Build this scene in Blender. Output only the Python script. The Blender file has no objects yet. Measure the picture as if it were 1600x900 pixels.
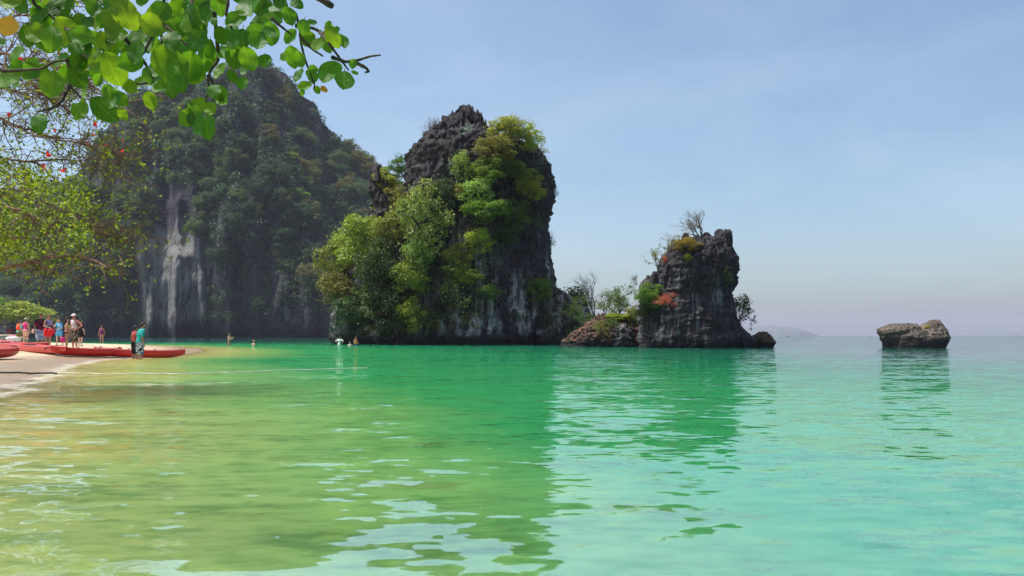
import bpy, math, random
import numpy as np
from mathutils import Vector, Matrix
from mathutils.bvhtree import BVHTree

# ------------------------------------------------------------------ camera, light, sky
SC = bpy.context.scene
COL = SC.collection
F = 1164.0          # focal length in photo pixels (1600 wide)
H = 0.9             # camera height above the water
HZ = 525.0          # photo row of the sea horizon
cam_d = bpy.data.cameras.new('camera')
cam_d.sensor_width = 36.0
cam_d.lens = 36.0 * F / 1600.0
cam_d.shift_y = (HZ - 450.0) / 1600.0
cam_d.clip_start = 0.05
cam_d.clip_end = 40000.0
cam = bpy.data.objects.new('camera', cam_d)
COL.objects.link(cam)
cam.location = (0, 0, H)
cam.rotation_euler = (math.radians(90), 0, 0)
SC.camera = cam

SUN_EL, SUN_AZ = math.radians(66), math.radians(-92)     # azimuth from +Y towards +X
SUN = Vector((math.sin(SUN_AZ) * math.cos(SUN_EL), math.cos(SUN_AZ) * math.cos(SUN_EL), math.sin(SUN_EL)))
world = bpy.data.worlds.new('World')
SC.world = world
world.use_nodes = True
wn, wl = world.node_tree.nodes, world.node_tree.links
wn.clear()
w_out = wn.new('ShaderNodeOutputWorld')
w_bg = wn.new('ShaderNodeBackground')
w_sky = wn.new('ShaderNodeTexSky')
w_sky.sky_type = 'NISHITA'
w_sky.sun_disc = False
w_sky.sun_elevation = SUN_EL
w_sky.sun_rotation = SUN_AZ
w_sky.altitude = 0
w_sky.air_density = 1.0
w_sky.dust_density = 2.6
w_sky.ozone_density = 1.0
w_bg.inputs['Strength'].default_value = 0.15
# thin cirrus veil drawn over the clear sky
w_tc = wn.new('ShaderNodeTexCoord')
w_mp = wn.new('ShaderNodeMapping')
w_mp.inputs['Scale'].default_value = (1.6, 1.6, 4.5)
w_mp.inputs['Rotation'].default_value = (0.0, 0.25, 0.3)
w_nz = wn.new('ShaderNodeTexNoise')
w_nz.inputs['Scale'].default_value = 1.4
w_nz.inputs['Detail'].default_value = 7
w_nz.inputs['Roughness'].default_value = 0.55
w_nz.inputs['Distortion'].default_value = 0.4
w_rp = wn.new('ShaderNodeValToRGB')
w_rp.color_ramp.elements[0].position = 0.42
w_rp.color_ramp.elements[1].position = 0.80
w_mm = wn.new('ShaderNodeMath')
w_mm.operation = 'MULTIPLY'
w_mm.inputs[1].default_value = 0.15
w_mx = wn.new('ShaderNodeMix')
w_mx.data_type = 'RGBA'
w_mx.inputs[7].default_value = (6.6, 7.1, 7.4, 1)
wl.new(w_tc.outputs['Generated'], w_mp.inputs['Vector'])
wl.new(w_mp.outputs[0], w_nz.inputs['Vector'])
wl.new(w_nz.outputs['Fac'], w_rp.inputs[0])
wl.new(w_rp.outputs[0], w_mm.inputs[0])
wl.new(w_mm.outputs[0], w_mx.inputs[0])
w_ti = wn.new('ShaderNodeMix')
w_ti.data_type = 'RGBA'
w_ti.blend_type = 'MULTIPLY'
w_ti.inputs[0].default_value = 1.0
w_ti.inputs[7].default_value = (0.94, 1.03, 1.03, 1)
wl.new(w_sky.outputs[0], w_ti.inputs[6])
wl.new(w_ti.outputs[2], w_mx.inputs[6])
wl.new(w_mx.outputs[2], w_bg.inputs['Color'])
wl.new(w_bg.outputs[0], w_out.inputs[0])

sun_d = bpy.data.lights.new('sun', 'SUN')
sun_d.energy = 4.8
sun_d.angle = math.radians(0.5)
sun_d.color = (1.0, 0.955, 0.88)
sun_o = bpy.data.objects.new('sun', sun_d)
COL.objects.link(sun_o)
sun_o.rotation_euler = SUN.to_track_quat('Z', 'Y').to_euler()

vs = SC.view_settings
vs.view_transform = 'Standard'
vs.look = 'None'
vs.exposure = 0.24
vs.gamma = 1.0
vs.use_curve_mapping = False
cy = SC.cycles
cy.max_bounces = 8
cy.diffuse_bounces = 3
cy.glossy_bounces = 4
cy.transmission_bounces = 6
cy.transparent_max_bounces = 16
cy.volume_bounces = 0
cy.caustics_reflective = False
cy.caustics_refractive = False
cy.sample_clamp_indirect = 4.0
cy.sample_clamp_direct = 30.0
cy.use_denoising = True

# ------------------------------------------------------------------ helpers
def P(px, py, d):
    return Vector(((px - 800.0) / F * d, d, H + (HZ - py) / F * d))

def ray(px, py):
    return Vector((0, 0, H)), Vector(((px - 800.0) / F, 1.0, (HZ - py) / F))

_rs = np.random.RandomState(7)
_perm = np.tile(_rs.permutation(256), 2)
_grad = _rs.normal(size=(256, 3))
_grad /= np.linalg.norm(_grad, axis=1)[:, None]

def perlin(x, y, z):
    x, y, z = np.broadcast_arrays(np.asarray(x, float), np.asarray(y, float), np.asarray(z, float))
    xi, yi, zi = np.floor(x).astype(int), np.floor(y).astype(int), np.floor(z).astype(int)
    xf, yf, zf = x - xi, y - yi, z - zi
    u, v, w = [t * t * t * (t * (t * 6 - 15) + 10) for t in (xf, yf, zf)]
    def g(dx, dy, dz):
        h = _perm[(_perm[(_perm[(xi + dx) & 255] + yi + dy) & 255] + zi + dz) & 255]
        gr = _grad[h]
        return gr[..., 0] * (xf - dx) + gr[..., 1] * (yf - dy) + gr[..., 2] * (zf - dz)
    def lp(a, b, t):
        return a + (b - a) * t
    return 1.6 * lp(lp(lp(g(0, 0, 0), g(1, 0, 0), u), lp(g(0, 1, 0), g(1, 1, 0), u), v),
                    lp(lp(g(0, 0, 1), g(1, 0, 1), u), lp(g(0, 1, 1), g(1, 1, 1), u), v), w)

def fbm(x, y, z, o=4, gain=0.5):
    s, a, f = 0, 1.0, 1.0
    for k in range(o):
        s = s + a * perlin(x * f + 17.3 * k, y * f - 9.1 * k, z * f + 4.7 * k)
        a *= gain
        f *= 2.03
    return s

def ridged(x, y, z, o=3):
    s, a, f = 0, 1.0, 1.0
    for k in range(o):
        s = s + a * (1 - 2 * np.abs(perlin(x * f + 31.7 * k, y * f + 5.3 * k, z * f - 11.9 * k)))
        a *= 0.5
        f *= 2.1
    return s

def sstep(a, b, x):
    t = np.clip((x - a) / (b - a), 0, 1)
    return t * t * (3 - 2 * t)

class MB:
    def __init__(self):
        self.v, self.q, self.t, self.n = [], [], [], 0
    def add(self, v, q=None, t=None):
        v = np.asarray(v, float).reshape(-1, 3)
        if q is not None and len(q):
            self.q.append(np.asarray(q, int).reshape(-1, 4) + self.n)
        if t is not None and len(t):
            self.t.append(np.asarray(t, int).reshape(-1, 3) + self.n)
        self.v.append(v)
        self.n += len(v)
    def mesh(self, name, smooth=False):
        me = bpy.data.meshes.new(name)
        v = np.concatenate(self.v)
        q = np.concatenate(self.q) if self.q else np.zeros((0, 4), int)
        t = np.concatenate(self.t) if self.t else np.zeros((0, 3), int)
        me.vertices.add(len(v))
        me.vertices.foreach_set('co', v.astype(np.float32).ravel())
        nl = q.size + t.size
        me.loops.add(nl)
        me.loops.foreach_set('vertex_index', np.concatenate([q.ravel(), t.ravel()]).astype(np.int32))
        me.polygons.add(len(q) + len(t))
        st = np.concatenate([np.arange(len(q)) * 4, q.size + np.arange(len(t)) * 3]).astype(np.int32)
        me.polygons.foreach_set('loop_start', st)
        me.polygons.foreach_set('use_smooth', np.full(len(q) + len(t), smooth, dtype=bool))
        me.update(calc_edges=True)
        me.validate()
        return me
    def build(self, name, mat=None, parent=None, smooth=False):
        return link(name, self.mesh(name, smooth), mat, parent)

def link(name, me, mat=None, parent=None):
    o = bpy.data.objects.new(name, me)
    COL.objects.link(o)
    if mat is not None:
        if len(me.materials) == 0:
            me.materials.append(mat)
        elif me.materials[0] is not mat:
            o.material_slots[0].link = 'OBJECT'
            o.material_slots[0].material = mat
    if parent is not None:
        o.parent = parent
    return o

def tag(o, label=None, cat=None, group=None, kind=None):
    if label:
        o['label'] = label
    if cat:
        o['category'] = cat
    if group:
        o['group'] = group
    if kind:
        o['kind'] = kind
    return o

def thing(name, loc, label, cat, group=None, rz=0.0):
    o = bpy.data.objects.new(name, None)
    o.empty_display_size = 0.1
    COL.objects.link(o)
    o.location = loc
    o.rotation_euler = (0, 0, rz)
    return tag(o, label, cat, group)

def tube(mb, pts, rad, sides=5, cap=True):
    pts = np.asarray(pts, float)
    n = len(pts)
    rad = np.broadcast_to(np.asarray(rad, float), (n,))
    tan = np.gradient(pts, axis=0)
    tan /= np.linalg.norm(tan, axis=1)[:, None] + 1e-9
    ref = np.array([0, 0, 1.0]) if abs(tan[0][2]) < 0.8 else np.array([1.0, 0, 0])
    a = np.cross(tan, ref)
    a /= np.linalg.norm(a, axis=1)[:, None] + 1e-9
    b = np.cross(tan, a)
    ang = np.linspace(0, 2 * math.pi, sides, endpoint=False)
    ring = pts[:, None, :] + rad[:, None, None] * (np.cos(ang)[None, :, None] * a[:, None, :] + np.sin(ang)[None, :, None] * b[:, None, :])
    v = ring.reshape(-1, 3)
    i = np.arange(n - 1)[:, None] * sides
    j = np.arange(sides)[None, :]
    j2 = (j + 1) % sides
    q = np.stack([i + j, i + j2, i + sides + j2, i + sides + j], -1).reshape(-1, 4)
    t = []
    if cap:
        v = np.vstack([v, pts[0], pts[-1]])
        for k in range(sides):
            t.append((n * sides, (k + 1) % sides, k))
            t.append((n * sides + 1, (n - 1) * sides + k, (n - 1) * sides + (k + 1) % sides))
    mb.add(v, q, t)

def capsule(mb, p, q, r1, r2, sides=10):
    p, q = np.asarray(p, float), np.asarray(q, float)
    d = q - p
    L = np.linalg.norm(d) + 1e-6
    d = d / L
    ks = [-0.98, -0.7, -0.35, 0.0]
    pts, rad = [], []
    for k in ks:
        pts.append(p + d * k * r1)
        rad.append(r1 * math.sqrt(max(0.0, 1 - k * k)))
    for k in ks[::-1]:
        pts.append(q - d * k * r2)
        rad.append(r2 * math.sqrt(max(0.0, 1 - k * k)))
    tube(mb, pts, rad, sides)

def ball(mb, c, r, nu=12, nv=8):
    c = np.asarray(c, float)
    r = np.broadcast_to(np.asarray(r, float), (3,))
    th = np.linspace(0, math.pi, nv + 1)[1:-1]
    ph = np.linspace(0, 2 * math.pi, nu, endpoint=False)
    v = np.stack([np.sin(th)[:, None] * np.cos(ph), np.sin(th)[:, None] * np.sin(ph), np.repeat(np.cos(th)[:, None], nu, 1)], -1).reshape(-1, 3)
    n = len(v)
    v = np.vstack([v, (0, 0, 1), (0, 0, -1)])
    q, t = [], []
    for i in range(nv - 2):
        for j in range(nu):
            q.append((i * nu + j, (i + 1) * nu + j, (i + 1) * nu + (j + 1) % nu, i * nu + (j + 1) % nu))
    for j in range(nu):
        t.append((n, j, (j + 1) % nu))
        t.append((n + 1, (nv - 2) * nu + (j + 1) % nu, (nv - 2) * nu + j))
    mb.add(v * r + c, q, t)

# ------------------------------------------------------------------ materials
class NT:
    """tiny wrapper for building node trees"""
    def __init__(self, name):
        self.m = bpy.data.materials.new(name)
        self.m.use_nodes = True
        self.t = self.m.node_tree
        self.t.nodes.clear()
        self.out = self.n('ShaderNodeOutputMaterial')
    def n(self, ty, **kw):
        nd = self.t.nodes.new(ty)
        for k, v in kw.items():
            if k in nd.inputs:
                nd.inputs[k].default_value = v
            else:
                setattr(nd, k, v)
        return nd
    def l(self, a, b):
        self.t.links.new(a, b)
    def pos(self, scale=(1, 1, 1), obj=False, rot=(0, 0, 0)):
        if obj:
            g = self.n('ShaderNodeTexCoord').outputs['Object']
        else:
            g = self.n('ShaderNodeNewGeometry').outputs['Position']
        mp = self.n('ShaderNodeMapping')
        mp.inputs['Scale'].default_value = scale
        mp.inputs['Rotation'].default_value = rot
        self.l(g, mp.inputs['Vector'])
        return mp.outputs[0]
    def noise(self, vec, scale=1.0, detail=4.0, rough=0.55, dist=0.0):
        nz = self.n('ShaderNodeTexNoise')
        nz.inputs['Scale'].default_value = scale
        nz.inputs['Detail'].default_value = detail
        nz.inputs['Roughness'].default_value = rough
        nz.inputs['Distortion'].default_value = dist
        self.l(vec, nz.inputs['Vector'])
        return nz.outputs['Fac']
    def ramp(self, fac, stops, interp='LINEAR'):
        r = self.n('ShaderNodeValToRGB')
        cr = r.color_ramp
        cr.interpolation = interp
        while len(cr.elements) < len(stops):
            cr.elements.new(0.5)
        for e, (p, c) in zip(cr.elements, stops):
            e.position = p
            c = (c, c, c) if isinstance(c, (int, float)) else c
            e.color = (*c, 1)
        self.l(fac, r.inputs[0])
        return r.outputs[0]
    def mix(self, fac, a, b, blend='MIX'):
        m = self.n('ShaderNodeMix', data_type='RGBA', blend_type=blend)
        for ix, x in ((0, fac), (6, a), (7, b)):
            s = m.inputs[ix]
            if hasattr(x, 'node'):
                self.l(x, s)
            elif isinstance(x, (int, float)):
                s.default_value = x if ix == 0 else (x, x, x, 1)
            else:
                s.default_value = (*x, 1)
        return m.outputs[2]
    def math(self, op, a, b=0.0, clamp=False):
        m = self.n('ShaderNodeMath', operation=op, use_clamp=clamp)
        for s, x in ((m.inputs[0], a), (m.inputs[1], b)):
            if hasattr(x, 'node'):
                self.l(x, s)
            else:
                s.default_value = x
        return m.outputs[0]
    def bump(self, h, strength=1.0, dist=1.0, normal=None):
        b = self.n('ShaderNodeBump')
        b.inputs['Strength'].default_value = strength
        b.inputs['Distance'].default_value = dist
        self.l(h, b.inputs['Height'])
        if normal is not None:
            self.l(normal, b.inputs['Normal'])
        return b.outputs[0]
    def principled(self, col, rough=0.6, spec=0.5, normal=None, **kw):
        b = self.n('ShaderNodeBsdfPrincipled')
        if hasattr(col, 'node'):
            self.l(col, b.inputs['Base Color'])
        else:
            b.inputs['Base Color'].default_value = (*col, 1)
        if hasattr(rough, 'node'):
            self.l(rough, b.inputs['Roughness'])
        else:
            b.inputs['Roughness'].default_value = rough
        b.inputs['Specular IOR Level'].default_value = spec
        for k, v in kw.items():
            b.inputs[k].default_value = v
        if normal is not None:
            self.l(normal, b.inputs['Normal'])
        return b
    def done(self, shader):
        self.l(shader.outputs[0] if hasattr(shader, 'outputs') else shader, self.out.inputs['Surface'])
        return self.m

def simple(name, col, rough=0.6, var=0.15, scale=6.0, spec=0.4):
    k = NT(name)
    p = k.pos((1, 1, 1), obj=True)
    n = k.noise(p, scale, 3)
    c = k.mix(k.ramp(n, [(0.3, 0.0), (0.7, 1.0)]), tuple(x * (1 - var) for x in col), tuple(min(1, x * (1 + var)) for x in col))
    return k.done(k.principled(c, rough, spec))

def leaf_mat(name, ca, cb, trans=0.35, cc=None, rough=0.5, spec=0.35):
    k = NT(name)
    g = k.n('ShaderNodeNewGeometry')
    r = g.outputs['Random Per Island']
    stops = [(0.0, ca), (0.75, cb)] + ([(1.0, cc)] if cc else [])
    c = k.ramp(r, stops)
    oi = k.n('ShaderNodeObjectInfo')
    hs = k.n('ShaderNodeHueSaturation')
    k.l(c, hs.inputs['Color'])
    m = k.n('ShaderNodeMath', operation='MULTIPLY_ADD')
    k.l(oi.outputs['Random'], m.inputs[0]); m.inputs[1].default_value = 0.035; m.inputs[2].default_value = 0.4825
    k.l(m.outputs[0], hs.inputs['Hue'])
    m2 = k.n('ShaderNodeMath', operation='MULTIPLY_ADD')
    k.l(oi.outputs['Random'], m2.inputs[0]); m2.inputs[1].default_value = 0.4; m2.inputs[2].default_value = 0.8
    k.l(m2.outputs[0], hs.inputs['Value'])
    b = k.principled(hs.outputs[0], rough, spec)
    t = k.n('ShaderNodeBsdfTranslucent')
    tc = k.mix(1.0, hs.outputs[0], (1.5, 1.35, 0.55), 'MULTIPLY')
    k.l(tc, t.inputs['Color'])
    mx = k.n('ShaderNodeMixShader')
    mx.inputs[0].default_value = trans
    k.l(b.outputs[0], mx.inputs[1]); k.l(t.outputs[0], mx.inputs[2])
    return k.done(mx)

LM = {
    'olive': leaf_mat('olive_leaf', (0.125, 0.165, 0.018), (0.28, 0.36, 0.045), 0.3),
    'yellow': leaf_mat('yellow_green_leaf', (0.18, 0.25, 0.02), (0.40, 0.44, 0.05), 0.3),
    'fresh': leaf_mat('fresh_green_leaf', (0.13, 0.23, 0.04), (0.34, 0.45, 0.12), 0.3),
    'bright': leaf_mat('bright_green_leaf', (0.07, 0.17, 0.02), (0.17, 0.30, 0.045), 0.45),
    'mid': leaf_mat('mid_green_leaf', (0.045, 0.11, 0.022), (0.12, 0.21, 0.035), 0.35),
    'dark': leaf_mat('dark_green_leaf', (0.028, 0.06, 0.018), (0.07, 0.12, 0.028), 0.3),
    'brown': leaf_mat('brown_olive_leaf', (0.115, 0.115, 0.022), (0.24, 0.24, 0.055), 0.35),
    'orange': leaf_mat('golden_leaf', (0.20, 0.16, 0.025), (0.34, 0.28, 0.05), 0.4),
    'coral': leaf_mat('coral_red_leaf', (0.40, 0.07, 0.05), (0.62, 0.17, 0.12), 0.4),
    'far': leaf_mat('hazy_forest_leaf', (0.014, 0.050, 0.024), (0.050, 0.115, 0.036), 0.3),
    'faro': leaf_mat('hazy_olive_leaf', (0.07, 0.085, 0.02), (0.17, 0.17, 0.05), 0.4),
    'farb': leaf_mat('hazy_pale_leaf', (0.045, 0.10, 0.035), (0.12, 0.19, 0.06), 0.4),
}

def bark_mat(name, a, b):
    k = NT(name)
    n = k.noise(k.pos((3, 3, 1)), 4.0, 5, 0.65)
    return k.done(k.principled(k.ramp(n, [(0.3, a), (0.7, b)]), 0.85, 0.2, k.bump(n, 0.5, 0.03)))

BARK = bark_mat('grey_bark', (0.10, 0.085, 0.07), (0.30, 0.26, 0.22))
BARK_D = bark_mat('dark_bark', (0.035, 0.028, 0.022), (0.10, 0.08, 0.06))
BARK_R = bark_mat('reddish_bark', (0.11, 0.065, 0.045), (0.26, 0.17, 0.12))

def rock_mat(name, dark, mid, pale, streak=(0.62, 0.75), fine=1.0, green=None, rust=None, tide=1.2, tide_col=(0.02, 0.02, 0.022), zone=None, drip_top=None):
    """weathered limestone: cracked grey, pale vertical drip stains, dark tide band"""
    k = NT(name)
    p = k.pos((fine, fine, fine))
    big = k.noise(p, 0.35, 5, 0.6)
    c = k.ramp(big, [(0.3, dark), (0.55, mid), (0.75, tuple(x * 1.25 for x in mid))])
    f = k.noise(p, 2.6, 6, 0.7)
    c = k.mix(k.ramp(f, [(0.42, 0.75), (0.62, 0.0)]), c, tuple(x * 0.45 for x in dark))
    sv = k.pos((1.1 * fine, 1.1 * fine, 0.09 * fine))
    s = k.noise(sv, 1.0, 5, 0.65, 0.3)
    sm = k.noise(p, 0.14, 3, 0.5)
    st = k.math('MULTIPLY', k.ramp(s, [(streak[0], 0.0), (streak[1], 1.0)]), k.ramp(sm, [(0.36, 0.0), (0.52, 1.0)]))
    if zone:        # one great pale flowstone curtain: (centre x, half width, low z, high z)
        gx = k.n('ShaderNodeSeparateXYZ')
        k.l(k.n('ShaderNodeNewGeometry').outputs['Position'], gx.inputs[0])
        wob = k.math('MULTIPLY', k.math('SUBTRACT', s, 0.5), 1.2)
        ex = k.math('ADD', k.math('ABSOLUTE', k.math('DIVIDE', k.math('SUBTRACT', gx.outputs[0], zone[0]), zone[1])), wob)
        ez = k.math('ADD', k.math('ABSOLUTE', k.math('DIVIDE', k.math('SUBTRACT', gx.outputs[2], (zone[2] + zone[3]) / 2), (zone[3] - zone[2]) / 2)), wob)
        zm = k.math('MULTIPLY', k.ramp(ex, [(0.75, 1.0), (1.0, 0.0)]), k.ramp(ez, [(0.8, 1.0), (1.05, 0.0)]))
        cs_ = k.noise(k.pos((0.30, 0.30, 0.010)), 1.0, 4, 0.6, 0.2)
        cur = k.ramp(cs_, [(0.36, 0.0), (0.47, 0.9), (0.75, 1.0)])
        st = k.math('MAXIMUM', k.math('MULTIPLY', st, 0.6), k.math('MULTIPLY', zm, cur))
    if drip_top:    # drip stains stay below the weathered crest
        dz = k.n('ShaderNodeSeparateXYZ')
        k.l(k.n('ShaderNodeNewGeometry').outputs['Position'], dz.inputs[0])
        st = k.math('MULTIPLY', st, k.ramp(k.math('DIVIDE', k.math('ADD', dz.outputs[2], k.math('MULTIPLY', big, drip_top * 0.5)), drip_top * 2), [(0.45, 1.0), (0.62, 0.0)]))
    c = k.mix(st, c, pale)
    sv2 = k.pos((2.3 * fine, 2.3 * fine, 0.12 * fine), rot=(0, 0, 0.7))
    s2 = k.noise(sv2, 1.0, 4, 0.6)
    c = k.mix(k.ramp(s2, [(0.56, 0.0), (0.68, 0.75)]), c, tuple(x * 0.5 for x in dark))
    if green:
        gv = k.pos((0.5 * fine, 0.5 * fine, 0.1 * fine), rot=(0, 0, 0.3))
        gz = k.noise(gv, 1.0, 4, 0.6)
        c = k.mix(k.ramp(gz, [(0.56, 0.0), (0.68, 0.8)]), c, green)
    if rust:
        rv = k.noise(k.pos((0.8 * fine,) * 3), 0.9, 4, 0.6)
        c = k.mix(k.ramp(rv, [(0.54, 0.0), (0.68, 0.9)]), c, rust)
    z = k.n('ShaderNodeSeparateXYZ')
    k.l(k.n('ShaderNodeNewGeometry').outputs['Position'], z.inputs[0])
    zz = k.math('ADD', z.outputs[2], k.math('MULTIPLY', k.math('SUBTRACT', f, 0.5), tide * 1.2))
    c = k.mix(k.ramp(k.math('DIVIDE', zz, tide * 2), [(0.35, 1.0), (0.6, 0.0)]), c, tide_col)
    hb = k.math('ADD', k.math('MULTIPLY', f, 0.6), k.math('MULTIPLY', s, 0.5))
    nb = k.bump(hb, 0.9, 0.35 / fine)
    return k.done(k.principled(c, 0.9, 0.25, nb))

ROCK = rock_mat('stack_rock', (0.027, 0.023, 0.026), (0.075, 0.064, 0.067), (0.40, 0.38, 0.36), streak=(0.47, 0.60), green=(0.10, 0.15, 0.11), drip_top=13.5)
ROCK2 = rock_mat('small_stack_rock', (0.026, 0.023, 0.027), (0.070, 0.063, 0.067), (0.30, 0.295, 0.29), streak=(0.50, 0.66), fine=1.5, tide=0.6, drip_top=6.0)
ROCK3 = rock_mat('boulder_rock', (0.09, 0.073, 0.06), (0.22, 0.18, 0.145), (0.36, 0.31, 0.26), fine=2.2, tide=0.75, tide_col=(0.02, 0.02, 0.02))
ROCKR = rock_mat('rusty_rubble_rock', (0.06, 0.042, 0.034), (0.16, 0.10, 0.075), (0.36, 0.24, 0.19), fine=2.0, rust=(0.27, 0.10, 0.07), tide=0.5)
CLIFF = rock_mat('far_cliff_rock', (0.022, 0.025, 0.030), (0.055, 0.058, 0.066), (0.205, 0.205, 0.195), streak=(0.60, 0.70), fine=0.16, tide=5.0, tide_col=(0.012, 0.013, 0.016), zone=(-155, 24, 5, 57))

# ------------------------------------------------------------------ beach and sea
def wl_pt(px, py):
    d = H * F / (py - HZ)
    return ((px - 800.0) / F * d, d)

SHORE = [(-3.2, -30), (-3.6, -4), (-4.4, 2.5), (-6.0, 7)] + [wl_pt(*q) for q in
         ((-4, 613), (60, 588), (97, 573), (150, 563), (215, 559), (262, 557.5), (300, 551.5), (318, 548.3),
          (306, 545), (270, 541.8), (200, 539.4), (100, 538.4), (0, 538), (-200, 538))] + [(-140, 60), (-140, -30)]
SHORE = np.array(SHORE)

def shore_sd(x, y):
    """metres inside the beach outline (negative = out in the water)"""
    x, y = np.asarray(x, float), np.asarray(y, float)
    best = np.full(x.shape, 1e18)
    inside = np.zeros(x.shape, bool)
    n = len(SHORE)
    for i in range(n):
        ax, ay = SHORE[i]
        bx, by = SHORE[(i + 1) % n]
        dx, dy = bx - ax, by - ay
        t = np.clip(((x - ax) * dx + (y - ay) * dy) / (dx * dx + dy * dy), 0, 1)
        best = np.minimum(best, (x - ax - t * dx) ** 2 + (y - ay - t * dy) ** 2)
        cond = ((ay > y) != (by > y))
        with np.errstate(divide='ignore', invalid='ignore'):
            xin = (bx - ax) * (y - ay) / (by - ay if by != ay else 1e-9) + ax
        inside ^= cond & (x < xin)
    d = np.sqrt(best)
    return np.where(inside, d, -d)

def sand_z(x, y):
    sd = shore_sd(x, y)
    up = 0.42 * (1 - np.exp(-np.maximum(sd, 0) / 5.5))
    dn = -0.055 * np.maximum(-sd, 0)
    z = np.where(sd > 0, up, np.maximum(dn, -2.6))
    z = z + 0.02 * fbm(x * 0.5, y * 0.5, 0.3, 3) * np.clip(np.abs(sd) / 1.5, 0, 1)
    return z

def sand_at(x, y):
    return float(sand_z(np.array([x]), np.array([y]))[0])

k = NT('sand')
p = k.pos()
n1 = k.noise(p, 0.5, 5, 0.6)
n2 = k.noise(p, 60, 3, 0.7)
c = k.ramp(n1, [(0.35, (0.46, 0.35, 0.21)), (0.65, (0.62, 0.50, 0.34))])
zz = k.n('ShaderNodeSeparateXYZ')
k.l(k.n('ShaderNodeNewGeometry').outputs['Position'], zz.inputs[0])
wet = k.ramp(k.math('ADD', zz.outputs[2], k.math('MULTIPLY', k.math('SUBTRACT', n1, 0.5), 0.15)), [(0.09, 1.0), (0.22, 0.0)])
c = k.mix(wet, c, (0.29, 0.19, 0.105))
c = k.mix(k.ramp(n2, [(0.3, 0.25), (0.6, 0.0)]), c, (0.22, 0.17, 0.11))
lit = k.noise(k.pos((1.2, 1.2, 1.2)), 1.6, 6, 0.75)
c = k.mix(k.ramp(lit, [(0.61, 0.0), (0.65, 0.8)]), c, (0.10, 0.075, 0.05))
rg = k.math('SUBTRACT', 0.9, k.math('MULTIPLY', wet, 0.5))
SAND = k.done(k.principled(c, rg, 0.4, k.bump(k.math('ADD', n2, k.math('MULTIPLY', n1, 4.0)), 0.5, 0.01)))

def grid_obj(name, xs, ys, zf, mat):
    X, Y = np.meshgrid(xs, ys)
    Z = zf(X, Y)
    mb = MB()
    nx, ny = len(xs), len(ys)
    i = np.arange(ny - 1)[:, None] * nx + np.arange(nx - 1)[None, :]
    q = np.stack([i, i + 1, i + nx + 1, i + nx], -1).reshape(-1, 4)
    mb.add(np.stack([X, Y, Z], -1).reshape(-1, 3), q)
    return mb.build(name, mat, smooth=True)

xs = np.concatenate([np.linspace(-135, -40, 60), np.linspace(-39, 0, 110), np.linspace(1, 20, 20)])
ys = np.concatenate([np.linspace(-28, 4, 30), np.linspace(4.6, 45, 130), np.linspace(45.6, 110, 90)])
beach = grid_obj('beach', xs, ys, sand_z, SAND)
beach['kind'] = 'structure'
mb = MB()
mb.add([(-8000, -900, -2.7), (8000, -900, -2.7), (8000, 8000, -2.7), (-8000, 8000, -2.7)], [(0, 1, 2, 3)])
sf = mb.build('sea_floor', SAND)
sf['kind'] = 'structure'

# the sea: one sheet, finer near the camera; its water depth is kept as an attribute
nr, nc = 230, 420
rr = np.concatenate([[0.0], np.geomspace(0.4, 7900, nr - 1)])
aa = np.linspace(-math.pi, math.pi, nc + 1)[:-1]
RX = rr[:, None] * np.sin(aa)[None, :]
RY = rr[:, None] * np.cos(aa)[None, :]
mb = MB()
i = np.arange(nr - 1)[:, None] * nc
j = np.arange(nc)[None, :]
j2 = (j + 1) % nc
q = np.stack([i + j, i + nc + j, i + nc + j2, i + j2], -1).reshape(-1, 4)
mb.add(np.stack([RX, np.maximum(RY, -850), np.zeros_like(RX)], -1).reshape(-1, 3), q)
me = mb.mesh('sea', True)
co = np.empty(len(me.vertices) * 3, np.float32)
me.vertices.foreach_get('co', co)
co = co.reshape(-1, 3)
at = me.attributes.new('shore', 'FLOAT', 'POINT')
at.data.foreach_set('value', (-shore_sd(co[:, 0], co[:, 1])).astype(np.float32))
k = NT('sea_water')
sh = k.n('ShaderNodeAttribute', attribute_name='shore').outputs['Fac']
pw = k.pos((0.25, 0.25, 1))
pn = k.noise(pw, 1.0, 3, 0.5)
shn = k.math('ADD', sh, k.math('MULTIPLY', k.math('SUBTRACT', pn, 0.5), 3.0))
body = k.ramp(k.math('DIVIDE', shn, 60.0), [
    (0.0, (0.60, 0.50, 0.20)), (0.028, (0.50, 0.55, 0.17)), (0.060, (0.25, 0.50, 0.14)),
    (0.10, (0.042, 0.37, 0.115)), (0.30, (0.015, 0.225, 0.095)), (0.60, (0.02, 0.24, 0.16)), (1.0, (0.025, 0.17, 0.15))])
# weed and pebble patches on the bed show through near the shore
wd = k.noise(k.pos((0.9, 1.5, 1)), 1.0, 6, 0.7)
wdf = k.math('MULTIPLY', k.ramp(wd, [(0.55, 0.0), (0.66, 0.6)]), k.ramp(k.math('DIVIDE', sh, 14.0), [(0.0, 1.0), (1.0, 0.0)]))
body = k.mix(wdf, body, (0.10, 0.13, 0.035))
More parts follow.
